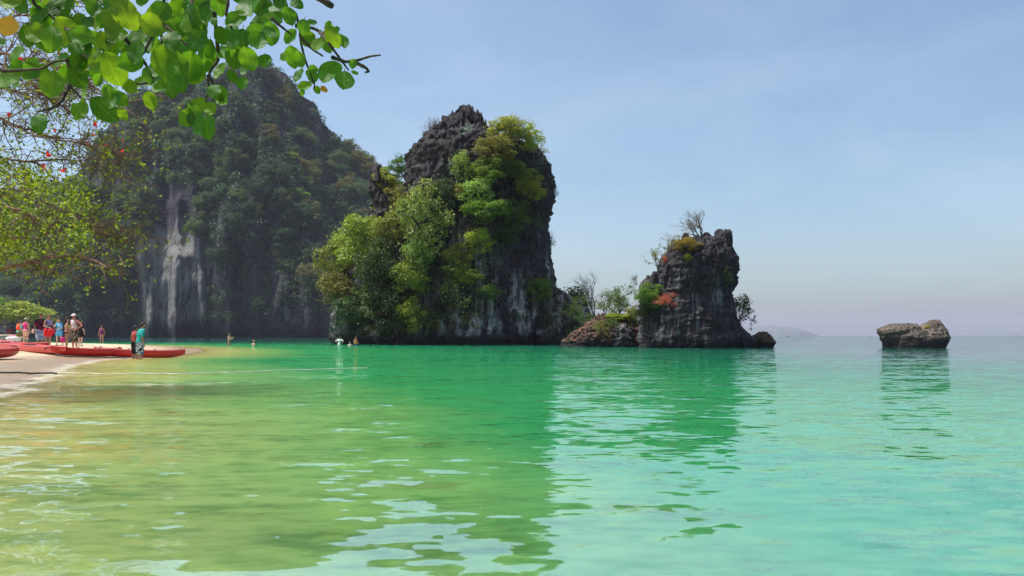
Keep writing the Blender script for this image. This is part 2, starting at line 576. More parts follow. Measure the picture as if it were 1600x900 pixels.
# light and shade of the ripples painted into the water colour: long streaks across the view, at two sizes
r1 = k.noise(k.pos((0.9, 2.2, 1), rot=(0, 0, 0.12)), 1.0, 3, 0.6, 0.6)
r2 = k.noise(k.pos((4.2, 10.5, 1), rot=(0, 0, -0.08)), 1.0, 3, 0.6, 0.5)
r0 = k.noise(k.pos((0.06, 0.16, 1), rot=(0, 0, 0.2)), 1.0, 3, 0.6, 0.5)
wave_shade = k.math('ADD', k.math('ADD', k.math('MULTIPLY', r1, 0.45), k.math('MULTIPLY', r2, 0.45)), k.math('MULTIPLY', r0, 0.35))
body = k.mix(k.ramp(wave_shade, [(0.49, 0.80), (0.62, 0.0)]), body, k.mix(1.0, body, (0.42, 0.58, 0.5), 'MULTIPLY'))
body = k.mix(k.ramp(wave_shade, [(0.63, 0.0), (0.78, 0.6)]), body, k.mix(1.0, body, (1.5, 1.25, 1.3), 'MULTIPLY'))
def slopes(scale, rot, amp, detail=1.0):
    """random wave slopes (x, y) of one wavelength band"""
    nz_ = k.n('ShaderNodeTexNoise')
    nz_.inputs['Scale'].default_value = 1.0
    nz_.inputs['Detail'].default_value = detail
    nz_.inputs['Roughness'].default_value = 0.45
    k.l(k.pos(scale, rot=(0, 0, rot)), nz_.inputs['Vector'])
    sb = k.n('ShaderNodeVectorMath', operation='SUBTRACT')
    k.l(nz_.outputs['Color'], sb.inputs[0]); sb.inputs[1].default_value = (0.5, 0.5, 0.5)
    ml = k.n('ShaderNodeVectorMath', operation='MULTIPLY')
    k.l(sb.outputs[0], ml.inputs[0]); ml.inputs[1].default_value = (amp * 0.45, amp, 0.0)
    return ml.outputs[0]
def wave_normal(bands, gain=1.0):
    acc = None
    for b_ in bands:
        v_ = slopes(*b_)
        if acc is None:
            acc = v_
        else:
            ad = k.n('ShaderNodeVectorMath', operation='ADD')
            k.l(acc, ad.inputs[0]); k.l(v_, ad.inputs[1])
            acc = ad.outputs[0]
    ad = k.n('ShaderNodeVectorMath', operation='MULTIPLY_ADD')
    k.l(acc, ad.inputs[0]); ad.inputs[1].default_value = (gain, gain, 0); ad.inputs[2].default_value = (0, 0, 1)
    nm = k.n('ShaderNodeVectorMath', operation='NORMALIZE')
    k.l(ad.outputs[0], nm.inputs[0])
    return nm.outputs[0]
BANDS = [((0.25, 0.9, 1), 0.10, 0.10), ((1.5, 2.7, 1), 0.14, 0.22), ((4.2, 8.5, 1), -0.15, 0.27), ((8, 14, 1), 0.1, 0.11)]
nb = wave_normal(BANDS)
body_n = wave_normal(BANDS[:3], 0.5)
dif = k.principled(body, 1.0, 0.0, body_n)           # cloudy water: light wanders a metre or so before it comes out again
dif.subsurface_method = 'BURLEY'
dif.inputs['Subsurface Weight'].default_value = 1.0
dif.inputs['Subsurface Radius'].default_value = (1.0, 1.0, 1.0)
dif.inputs['Subsurface Scale'].default_value = 4.0
gl = k.n('ShaderNodeBsdfGlossy', Roughness=0.02)
k.l(nb, gl.inputs['Normal'])
fr = k.n('ShaderNodeFresnel', IOR=1.34)
k.l(nb, fr.inputs['Normal'])
mx = k.n('ShaderNodeMixShader')
open_sea = k.ramp(k.math('DIVIDE', sh, 50.0), [(0.30, 0.0), (0.70, 1.0)])      # clear and calm outside, cloudy near the sand
k.l(k.math('MULTIPLY', k.math('POWER', fr.outputs[0], k.math('SUBTRACT', 0.88, k.math('MULTIPLY', open_sea, 0.25))), k.math('ADD', 0.62, k.math('MULTIPLY', open_sea, 0.28))), mx.inputs[0])      # wave slopes keep a real sea from mirroring fully at grazing angles
k.l(dif.outputs[0], mx.inputs[1]); k.l(gl.outputs[0], mx.inputs[2])
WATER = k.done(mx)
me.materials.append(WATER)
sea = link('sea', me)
sea['kind'] = 'structure'

# ------------------------------------------------------------------ rocks
class Rock:
    def __init__(self):
        self.mb = MB()
    def loft(self, prof, yc, depth, nz=160, na=260, amp=0.5, fs=0.5, jag=0.5, jfs=0.7, sq=2.6, seed=0, dmin=0.0, taper=0.5, cap_rows=14, flute=0.8):
        """prof: (row, left, right) of the outline in photo pixels, top first, at distance yc"""
        prof = sorted(prof)
        py = np.array([q[0] for q in prof], float)
        xl = np.array([q[1] for q in prof], float)
        xr = np.array([q[2] for q in prof], float)
        m = yc / F
        rows = np.linspace(py[-1], py[0], nz)
        L = (np.interp(rows, py, xl) - 800) * m
        R = (np.interp(rows, py, xr) - 800) * m
        Z = H + (HZ - rows) * m
        cx, a = (L + R) / 2, np.maximum((R - L) / 2, 0.05)
        b = np.maximum(depth * np.power(a / a.max(), taper), dmin)
        # rings of the cap draw in towards the centre
        tcap = np.linspace(0, 1, cap_rows + 1)[1:]
        cx = np.concatenate([cx, np.full(cap_rows, cx[-1])])
        sc = np.cos(tcap * math.pi / 2) ** 0.8
        a = np.concatenate([a, a[-1] * sc + 1e-3])
        b = np.concatenate([b, b[-1] * sc + 1e-3])
        Z = np.concatenate([Z, Z[-1] + 0.04 * a[nz - 1] * tcap])
        ang = np.linspace(0, 2 * math.pi, na, endpoint=False)
        ca, sa = np.cos(ang), np.sin(ang)
        ex = np.sign(ca) * np.abs(ca) ** (2 / sq)
        ey = np.sign(sa) * np.abs(sa) ** (2 / sq)
        X = cx[:, None] + a[:, None] * ex[None, :]
        Y = yc + b[:, None] * ey[None, :]
        ZZ = np.repeat(Z[:, None], na, 1)
        s = seed * 13.7
        nx, ny = np.repeat(ex[None, :], len(Z), 0), np.repeat(ey[None, :], len(Z), 0)
        ln = np.sqrt(nx ** 2 + ny ** 2)
        nx, ny = nx / ln, ny / ln
        fl = ridged(X * fs * 1.5 + s, Y * fs * 1.5, ZZ * fs * 0.16, 4) * flute
        bl = fbm(X * fs * 0.8 + s, Y * fs * 0.8 + 5, ZZ * fs * 0.4, 5, 0.55)
        lg = ridged(X * fs * 0.5 - s, Y * fs * 0.5, ZZ * fs * 1.6, 3) * 0.35
        hf = ridged(X * fs * 3.6 + s, Y * fs * 3.6, ZZ * fs * 0.35, 3) * 0.34 + ridged(X * fs * 6 + s, Y * fs * 6, ZZ * fs * 2.5, 2) * 0.07
        fd = np.ones(len(Z))
        fd[nz:] = sc
        lim = np.minimum(1.0, a / (2.2 * amp))
        D = 0.55 * fl + 0.6 * bl + lg + hf
        D = amp * (D - D.mean() - 0.03) * (fd * lim)[:, None]
        X = X + D * nx
        Y = Y + D * ny
        # jagged crest
        tp = np.concatenate([sstep(0.72, 1.0, np.linspace(0, 1, nz)), np.ones(cap_rows)])
        J = ridged(X * jfs + s, Y * jfs, 0.3 * s + 0 * X, 3) * 0.75
        J = jag * (J - np.percentile(J[-cap_rows - 10:], 75))
        ZZ = ZZ + J * tp[:, None]
        base = self.mb
        i = np.arange(len(Z) - 1)[:, None] * na
        j = np.arange(na)[None, :]
        j2 = (j + 1) % na
        q = np.stack([i + j, i + j2, i + na + j2, i + na + j], -1).reshape(-1, 4)
        base.add(np.stack([X, Y, ZZ], -1).reshape(-1, 3), q)
    def build(self, name, mat, label=None, cat=None, kind=None):
        o = self.mb.build(name, mat, smooth=True)
        tag(o, label, cat, None, kind)
        return o

def bvh_of(*objs):
    vs_, ps = [], []
    for o in objs:
        b = len(vs_)
        mw = o.matrix_world
        vs_.extend([mw @ v.co for v in o.data.vertices])
        ps.extend([[b + i for i in p_.vertices] for p_ in o.data.polygons])
    return BVHTree.FromPolygons(vs_, ps)

def hit(bvh, px, py, dflt):
    o, d = ray(px, py)
    L = d.length
    loc, nrm, idx, dist = bvh.ray_cast(o, d / L)
    return loc.y if loc is not None else dflt

# big sea stack
YB = 84.0
R = Rock()
R.loft([(176, 722, 742), (186, 712, 752), (196, 694, 757), (208, 680, 764), (222, 672, 775), (236, 656, 822), (250, 646, 846), (275, 642, 857), (300, 640, 860),
        (330, 630, 858), (352, 618, 849), (380, 606, 853), (410, 600, 859), (440, 600, 863), (480, 596, 872), (515, 590, 880), (530, 586, 884), (536, 592, 878), (560, 590, 880)],
       YB, 11.5, nz=240, na=420, amp=0.95, fs=0.42, jag=1.3, jfs=0.8, seed=1, taper=0.6)
R.loft([(262, 582, 598), (275, 581, 610), (300, 580, 616), (330, 583, 640), (380, 560, 690), (430, 545, 700), (480, 530, 700), (515, 521, 700), (532, 522, 700), (538, 528, 700), (560, 526, 700)],
       YB + 1.5, 6.0, nz=150, na=220, amp=0.6, fs=0.5, jag=0.8, seed=2, taper=0.7)
R.loft([(238, 800, 838), (255, 795, 851), (290, 790, 861), (330, 780, 858), (352, 760, 848), (420, 760, 858), (560, 760, 866)],
       YB - 2.0, 6.0, nz=150, na=200, amp=0.7, fs=0.5, jag=0.9, seed=3, taper=0.6)
R.loft([(452, 860, 872), (466, 856, 890), (482, 850, 910), (498, 840, 928), (510, 838, 935), (522, 830, 938), (532, 830, 948), (538, 834, 944), (560, 832, 944)],
       YB - 8.0, 3.2, nz=70, na=180, amp=0.5, fs=0.8, jag=0.5, seed=4, taper=0.7)
for q_, (sx, sy, sw_) in enumerate(((735, 167, 9), (727, 173, 8), (746, 172, 7), (714, 184, 8), (752, 186, 6), (702, 193, 8), (690, 203, 7), (678, 211, 6), (662, 224, 7), (648, 244, 6), (758, 200, 5), (841, 236, 6), (853, 256, 5), (590, 259, 6), (603, 268, 6))):
    R.loft([(sy, sx - sw_ * 0.22, sx + sw_ * 0.22), (sy + 6, sx - sw_ * 0.5, sx + sw_ * 0.5), (sy + 26, sx - sw_, sx + sw_)], YB - 1.0 + 0.5 * math.sin(q_ * 2.3), 0.8, nz=16, na=26, amp=0.16, fs=1.6, jag=0.1, seed=40 + q_, taper=0.6, cap_rows=5)
big = R.build('sea_stack', ROCK, 'tall wooded limestone sea stack with jagged dark peak, largest rock in the bay', 'sea stack')
BV_BIG = bvh_of(big)

# small sea stack with its toe of rocks
YS = 58.0
R = Rock()
R.loft([(375, 1076, 1136), (384, 1056, 1138), (396, 1044, 1144), (408, 1037, 1149), (425, 1030, 1149), (445, 1026, 1146), (458, 1024, 1139), (480, 1022, 1142), (505, 1018, 1150), (525, 1010, 1155), (538, 1012, 1152), (541, 1016, 1150), (560, 1014, 1150)],
       YS, 3.1, nz=190, na=320, amp=0.34, fs=1.0, jag=0.55, jfs=1.9, seed=5, taper=0.5)
R.loft([(428, 1020, 1042), (438, 1008, 1050), (447, 1003, 1056), (462, 1002, 1060), (500, 998, 1060), (538, 1000, 1060), (560, 1000, 1060)],
       YS + 0.7, 2.0, nz=90, na=160, amp=0.28, fs=1.2, jag=0.4, jfs=2.0, seed=6, taper=0.6)
R.loft([(505, 1142, 1150), (518, 1138, 1166), (530, 1130, 1178), (538, 1130, 1182), (542, 1130, 1180), (560, 1130, 1180)],
       YS - 0.2, 1.3, nz=50, na=120, amp=0.2, fs=1.6, jag=0.3, jfs=2.2, seed=7, taper=0.7)
R.loft([(360, 1128, 1141), (366, 1121, 1143), (374, 1117, 1139), (390, 1112, 1136), (420, 1110, 1136)],
       YS - 0.6, 0.9, nz=60, na=100, amp=0.16, fs=1.8, jag=0.2, jfs=3.0, seed=8, taper=0.6)
for q_, (sx, sy, sw_) in enumerate(((1071, 364, 7), (1079, 371, 5), (1089, 367, 7), (1104, 363, 9), (1113, 369, 6), (1124, 358, 9), (1133, 364, 6), (1139, 361, 5), (1061, 375, 6), (1049, 387, 6), (1040, 404, 4), (1022, 424, 5), (1012, 430, 4), (1003, 440, 4), (1146, 400, 4))):
    R.loft([(sy, sx - sw_ * 0.35, sx + sw_ * 0.35), (sy + 4, sx - sw_ * 0.75, sx + sw_ * 0.75), (sy + 10, sx - sw_ * 0.9, sx + sw_ * 0.9), (sy + 26, sx - sw_, sx + sw_)], YS - 0.3 + 0.4 * math.sin(q_ * 2.7), 0.35, nz=14, na=24, amp=0.08, fs=3.0, jag=0.06, seed=70 + q_, taper=0.6, cap_rows=5)
small = R.build('sea_stack', ROCK2, 'small dark sea stack right of the tall one, with a leaning flat top', 'sea stack')
BV_SMALL = bvh_of(small)
R = Rock()
R.loft([(519, 1186, 1198), (524, 1178, 1203), (530, 1176, 1207), (535, 1180, 1212), (540, 1184, 1208), (548, 1184, 1206)],
       YS - 0.3, 0.8, nz=50, na=110, amp=0.16, fs=2.0, jag=0.22, jfs=2.6, seed=9, taper=0.7)
R.build('rock', ROCKR, 'small reddish rock at the right foot of the smaller sea stack', 'rock')

# rubble ridge between the stacks
R = Rock()
R.loft([(492, 934, 944), (498, 928, 956), (507, 918, 980), (517, 902, 1018), (528, 888, 1026), (540, 880, 1026), (560, 880, 1026)],
       64.0, 2.6, nz=80, na=260, amp=0.5, fs=1.2, jag=0.6, jfs=2.2, seed=10, taper=0.6)
R.loft([(494, 980, 1002), (500, 966, 1014), (512, 952, 1024), (530, 948, 1026), (560, 948, 1026)], 64.6, 1.8, nz=60, na=200, amp=0.4, fs=1.4, jag=0.5, jfs=2.2, seed=14, taper=0.6)
ridge = R.build('rock_ridge', ROCKR, 'low reddish rubble ridge joining the two sea stacks', 'rocks')
BV_RIDGE = bvh_of(ridge)
R = Rock()
R.loft([(506, 966, 978), (514, 958, 984), (524, 953, 988), (538, 950, 992), (556, 950, 992)], 61.6, 1.2, nz=60, na=150, amp=0.28, fs=1.5, jag=0.3, jfs=2.4, seed=15, taper=0.6)
R.build('rock', ROCK2, 'dark block of rock standing in front of the rubble ridge', 'rock')

def boulder_mesh(seed, n=1):
    mb = MB()
    ball(mb, (0, 0, 0), 1.0, 12, 8)
    v = mb.v[0]
    d = 0.45 * fbm(v[:, 0] * 1.1 + seed * 7.1, v[:, 1] * 1.1, v[:, 2] * 1.1, 3)
    d = np.round(d * 3.2) / 3.2 * 0.85 + d * 0.3
    mb.v[0] = np.sign(v) * np.abs(v) ** 0.8 * (1 + d)[:, None]
    return mb.mesh('boulder')
BOULD = [boulder_mesh(s) for s in range(5)]
rnd = random.Random(4)
for i in range(90):
    px, py = rnd.uniform(926, 1018), rnd.uniform(500, 540)
    d = hit(BV_RIDGE, px, py, None)
    if d is None:
        continue
    o = link('boulder', BOULD[i % 5], ROCKR, ridge)
    o.location = P(px, py, d - 0.05)
    s = rnd.uniform(0.12, 0.36)
    o.scale = (s * rnd.uniform(0.9, 1.5), s, s * rnd.uniform(0.6, 0.95))
    o.rotation_euler = (rnd.uniform(-.5, .5), rnd.uniform(-.5, .5), rnd.uniform(0, 6))

# lone rock on the right
R = Rock()
R.loft([(507, 1392, 1430), (510, 1384, 1433), (514, 1374, 1434), (519, 1373, 1438), (524, 1376, 1440), (530, 1379, 1444), (536, 1382, 1446), (544, 1384, 1446), (556, 1386, 1444)],
       57.0, 1.3, nz=80, na=200, amp=0.13, fs=1.5, jag=0.22, jfs=2.2, seed=11, taper=0.4, flute=0.6)
R.loft([(501, 1453, 1463), (505, 1447, 1467), (511, 1440, 1471), (519, 1424, 1475), (528, 1414, 1478), (536, 1412, 1474), (544, 1412, 1470), (556, 1412, 1470)],
       56.8, 1.5, nz=80, na=200, amp=0.13, fs=1.5, jag=0.2, jfs=2.4, seed=12, taper=0.5, flute=0.6)
R.loft([(517, 1405, 1455), (525, 1392, 1466), (544, 1390, 1466), (556, 1390, 1466)], 56.7, 1.45, nz=50, na=160, amp=0.12, fs=1.6, jag=0.15, jfs=2.2, seed=13, taper=0.4)
lone = R.build('rock', ROCK3, 'lone two humped tan rock standing in open water on the right', 'rock')
BV_LONE = bvh_of(lone)

# far wooded cliff, a curtain of limestone receding with height
RIDGE = [(-420, 420), (-250, 380), (-120, 340), (0, 300), (90, 285), (135, 250), (165, 200), (200, 150), (250, 132), (320, 128), (370, 112), (425, 105), (447, 118), (470, 145),
         (495, 165), (503, 188), (525, 208), (550, 228), (576, 244), (600, 272), (640, 320), (690, 400), (740, 470), (800, 530)]
rp = np.array(RIDGE, float)
def cliff_surf(px, v):
    """px: photo column, v: 0 at the water .. 1 at the crest -> world xyz"""
    px, v = np.broadcast_arrays(np.asarray(px, float), np.asarray(v, float))
    rx = (px - 800) / F * 380
    back = 70 * v ** 1.6 + 30 * sstep(0.35, 0.9, v) * sstep(330, 560, px)
    bulge = 16 * fbm(rx * 0.018, 3.3, v * 1.6, 4) + 5 * ridged(rx * 0.07, 9.1, v * 1.2, 3) + 2.2 * fbm(rx * 0.16, 1.1, v * 12, 3)
    # overhang notch at the water line, cave shade under the pale streaks
    notch = 5.0 * np.exp(-((v - 0.012) / 0.02) ** 2) + 2.5 * np.exp(-((v - 0.045) / 0.03) ** 2)
    d = 345 + back - bulge + notch + 40 * sstep(250, -300, px)
    top = np.interp(px, rp[:, 0], rp[:, 1])
    zt = H + (HZ - top) / F * (345 + 100)
    zt = zt * 1.0
    z = -3 + (zt + 3) * v + 2.0 * fbm(rx * 0.09, v * 9, 7.7, 3) * sstep(0.3, 1, v)
    # re-aim so that the crest follows the outline at its own distance
    top_d = 345 + 70 + 30 * sstep(330, 560, px)
    z = z * ((top_d / 445.0))
    return (px - 800) / F * d, d, z
pc = np.linspace(-420, 790, 330)
vc = np.concatenate([np.linspace(0, 0.12, 24), np.linspace(0.13, 1, 150)])
PX, V = np.meshgrid(pc, vc)
X, Y, Z = cliff_surf(PX, V)
bx, by, bz = X[-1] * 1.25, Y[-1] + 140, np.full(len(pc), -3.0)
mid = np.stack([X[-1] * 1.08, Y[-1] + 45, Z[-1] * 0.93], -1)
allv = np.concatenate([np.stack([X, Y, Z], -1), mid[None], np.stack([bx, by, bz], -1)[None]])
mb = MB()
ny, nx = allv.shape[:2]
i = np.arange(ny - 1)[:, None] * nx + np.arange(nx - 1)[None, :]
mb.add(allv.reshape(-1, 3), np.stack([i, i + 1, i + nx + 1, i + nx], -1).reshape(-1, 4))
cliff = mb.build('cliff', CLIFF, smooth=True)
cliff['kind'] = 'structure'
BV_CLIFF = bvh_of(cliff)

# faint islands on the horizon
ISLE = simple('far_hill_green', (0.06, 0.085, 0.06), 0.9, 0.3, 0.02)
def far_island(prof, d, depth, mat):
    R = Rock()
    pts = []
    mb = MB()
    xs_ = np.linspace(prof[0][0], prof[-1][0], 60)
    hs = np.interp(xs_, [p_[0] for p_ in prof], [p_[1] for p_ in prof])
    th = np.linspace(0, math.pi, 12)
    V3 = []
    for x_, h_ in zip(xs_, hs):
        zt = (HZ - h_) / F * d + 1.0
        for t in th:
            V3.append(((x_ - 800) / F * d, d - math.cos(t) * depth * max(0.15, zt / 40), max(-1, zt * math.sin(t) ** 0.7 * (1 + 0.06 * math.sin(x_ * 1.3)) - 0.8)))
    nq = len(th)
    i = np.arange(len(xs_) - 1)[:, None] * nq + np.arange(nq - 1)[None, :]
    mb.add(V3, np.stack([i, i + nq, i + nq + 1, i + 1], -1).reshape(-1, 4))
    o = mb.build('far_hill', mat, smooth=True)
    o['kind'] = 'structure'
    return o
far_island([(1145, 525), (1170, 512), (1195, 509.5), (1225, 511), (1250, 516), (1275, 523), (1280, 525.5)], 6200, 200, ISLE)
far_island([(1526, 525.5), (1540, 519), (1556, 516), (1572, 517.5), (1588, 524), (1592, 525.5)], 7200, 200, ISLE)
far_island([(1505, 525.5), (1520, 523.5), (1540, 525)], 7000, 150, ISLE)

# ------------------------------------------------------------------ vegetation meshes (unit size: base at the origin, crown reaching over towards -Y)
CO = np.array([0.0, -0.45, 0.30])
def unit(v):
    return v / (np.linalg.norm(v, axis=-1, keepdims=True) + 1e-9)

def leaf_quads(mb, pos, nrm, size, rs, asp=0.55):
    n = len(pos)
    t = unit(np.cross(nrm, rs.normal(size=(n, 3))))
    b = np.cross(nrm, t)
    l = (size * rs.uniform(0.6, 1.25, n))[:, None]
    v = np.stack([pos - t * l * 0.5, pos + b * l * asp * 0.5 + nrm * l * 0.08, pos + t * l * 0.5, pos - b * l * asp * 0.5 + nrm * l * 0.08], 1).reshape(-1, 3)
    mb.add(v, np.arange(n * 4).reshape(-1, 4))

def dense_tree(seed, nclump=48, lpc=120, leaf=0.048, rc=0.16):
    rs = np.random.RandomState(seed)
    mb, tb = MB(), MB()
    cs = []
    while len(cs) < nclump:
        p_ = rs.uniform(-1, 1, 3)
        r = np.linalg.norm(p_)
        if r < 1 and r > 0.35 and not (p_[2] < -0.5 and rs.rand() < 0.6):
            cs.append(p_ * np.array([0.40, 0.36, 0.40]))
    cs = np.array(cs)
    cs += 0.07 * rs.normal(size=cs.shape) * np.array([1, 1, 0.6])
    for c_ in cs:
        r = rc * rs.uniform(0.55, 1.15)
        n = int(lpc * rs.uniform(0.7, 1.3))
        dr = unit(rs.normal(size=(n, 3)) + np.array([0, 0, 0.35]))
        pos = c_ + CO + dr * (r * rs.uniform(0.45, 1.08, n) ** 0.6)[:, None] * np.array([1.1, 1.1, 0.72])
        nr_ = unit(dr * 0.7 + np.array([0, 0, 0.45]) + 0.55 * rs.normal(size=(n, 3)))
        leaf_quads(mb, pos, nr_, leaf, rs)
    n = 160     # stray sprays round the outline
    dr = unit(rs.normal(size=(n, 3)))
    leaf_quads(mb, CO + dr * np.array([0.5, 0.45, 0.5]) * rs.uniform(0.8, 1.12, n)[:, None], unit(rs.normal(size=(n, 3)) + np.array([0, 0, .6])), leaf, rs)
    trunk = np.array([(0, 0, 0), (0.02, -0.1, 0.06), (-0.01, -0.25, 0.14), CO * 0.95])
    tube(tb, trunk, [0.035, 0.03, 0.026, 0.02], 6)
    for c_ in cs[rs.permutation(len(cs))[:12]]:
        s = trunk[rs.randint(1, 4)]
        e = c_ + CO
        m_ = (s + e) / 2 + rs.normal(size=3) * 0.03
        tube(tb, [s, m_, e], [0.014, 0.010, 0.005], 4)
    return mb.mesh('crown'), tb.mesh('trunk')

def twig_tree(seed, depth=5, leaves=0, leaf=0.05, spread=0.7, up=0.22, fan=3, stem=0.12):
    """an open branching plant: trunk mesh, and leaves at the twig ends"""
    rs = np.random.RandomState(seed)
    tb, mb = MB(), MB()
    tips = []
    def grow(p_, d, L, r, lev):
        n = 4
        pts = [p_]
        for s in range(n - 1):
            d = unit(d + rs.normal(size=3) * 0.16 + np.array([0, 0, 0.05]))
            pts.append(pts[-1] + d * L / (n - 1))
        tube(tb, pts, np.linspace(r, r * 0.62, n), 4 if lev > 1 else 5, False)
        if lev >= depth - 2:
            tips.extend([(pts[-1], d), (pts[-2], d)])
        if lev >= depth:
            return
        for _ in range(fan if lev else fan + 2):
            nd = unit(d + rs.normal(size=3) * spread + np.array([0, 0, up]))
            grow(pts[rs.randint(2, n)], nd, (0.26 if lev == 0 else L) * rs.uniform(0.6, 0.95), r * 0.58, lev + 1)
    grow(np.zeros(3), np.array([0, -0.25, 1.0]), stem, 0.022, 0)
    v = np.concatenate(tb.v)
    lo, hi = v.min(0), v.max(0)
    sc_ = 1.0 / max(hi[0] - lo[0], hi[2] - lo[2])
    if leaves:
        tp = np.array([t[0] for t in tips])
        idx = rs.randint(0, len(tp), leaves)
        pos = tp[idx] + rs.normal(size=(leaves, 3)) * 0.035 / sc_
        leaf_quads(mb, pos, unit(rs.normal(size=(leaves, 3)) + np.array([0, 0, 0.5])), leaf / sc_, rs)
        mb.v = [x * sc_ for x in mb.v]
    tb.v = [x * sc_ for x in tb.v]
    return (mb.mesh('crown') if leaves else None), tb.mesh('trunk')

DENSE = [dense_tree(s) for s in (11, 12, 13, 14, 15, 16)]
LOOSE = [dense_tree(s, 36, 70, 0.058, 0.14) for s in (21, 22, 23)]
SPARSE = [twig_tree(s, 4, 420, 0.06) for s in (31, 32, 33)]
LEAFY = [twig_tree(s, 4, 1100, 0.055) for s in (36, 37)]
BARE = [twig_tree(s, 5, 0, up=0.2) for s in (41, 42, 43)]
KINDS = {'dense': DENSE, 'loose': LOOSE, 'sparse': SPARSE, 'leafy': LEAFY, 'bare': BARE}
for fam in KINDS.values():
    for cr, tr in fam:
        tr.materials.append(BARK)
        if cr:
            cr.materials.append(LM['mid'])
vrnd = random.Random(77)

def plant(name, px, py, w, h, kind, mat, d, label, cat, group=None, bark=None, rz=None, yaw=0.6):
    """place a plant whose crown spans w x h photo pixels round (px, py) at distance d"""
    m = d / F
    fam = KINDS[kind]
    cr, tr = fam[vrnd.randrange(len(fam))]
    W, Hh = w * m, h * m
    ang = vrnd.uniform(-yaw, yaw) if rz is None else rz
    c_ = P(px, py, d)
    if kind in ('dense', 'loose'):
        off = Vector((0, -0.45 * W, 0.30 * Hh))
    else:
        off = Vector((0, -0.12 * W, 0.5 * Hh))
    off.rotate(Matrix.Rotation(ang, 3, 'Z'))
    o = thing(name, c_ - off, label, cat, group, ang)
    o.scale = (W, W * 0.95, Hh)
    link('trunk', tr, bark or BARK, o)
    if cr:
        link('crown', cr, LM[mat], o)
    return o

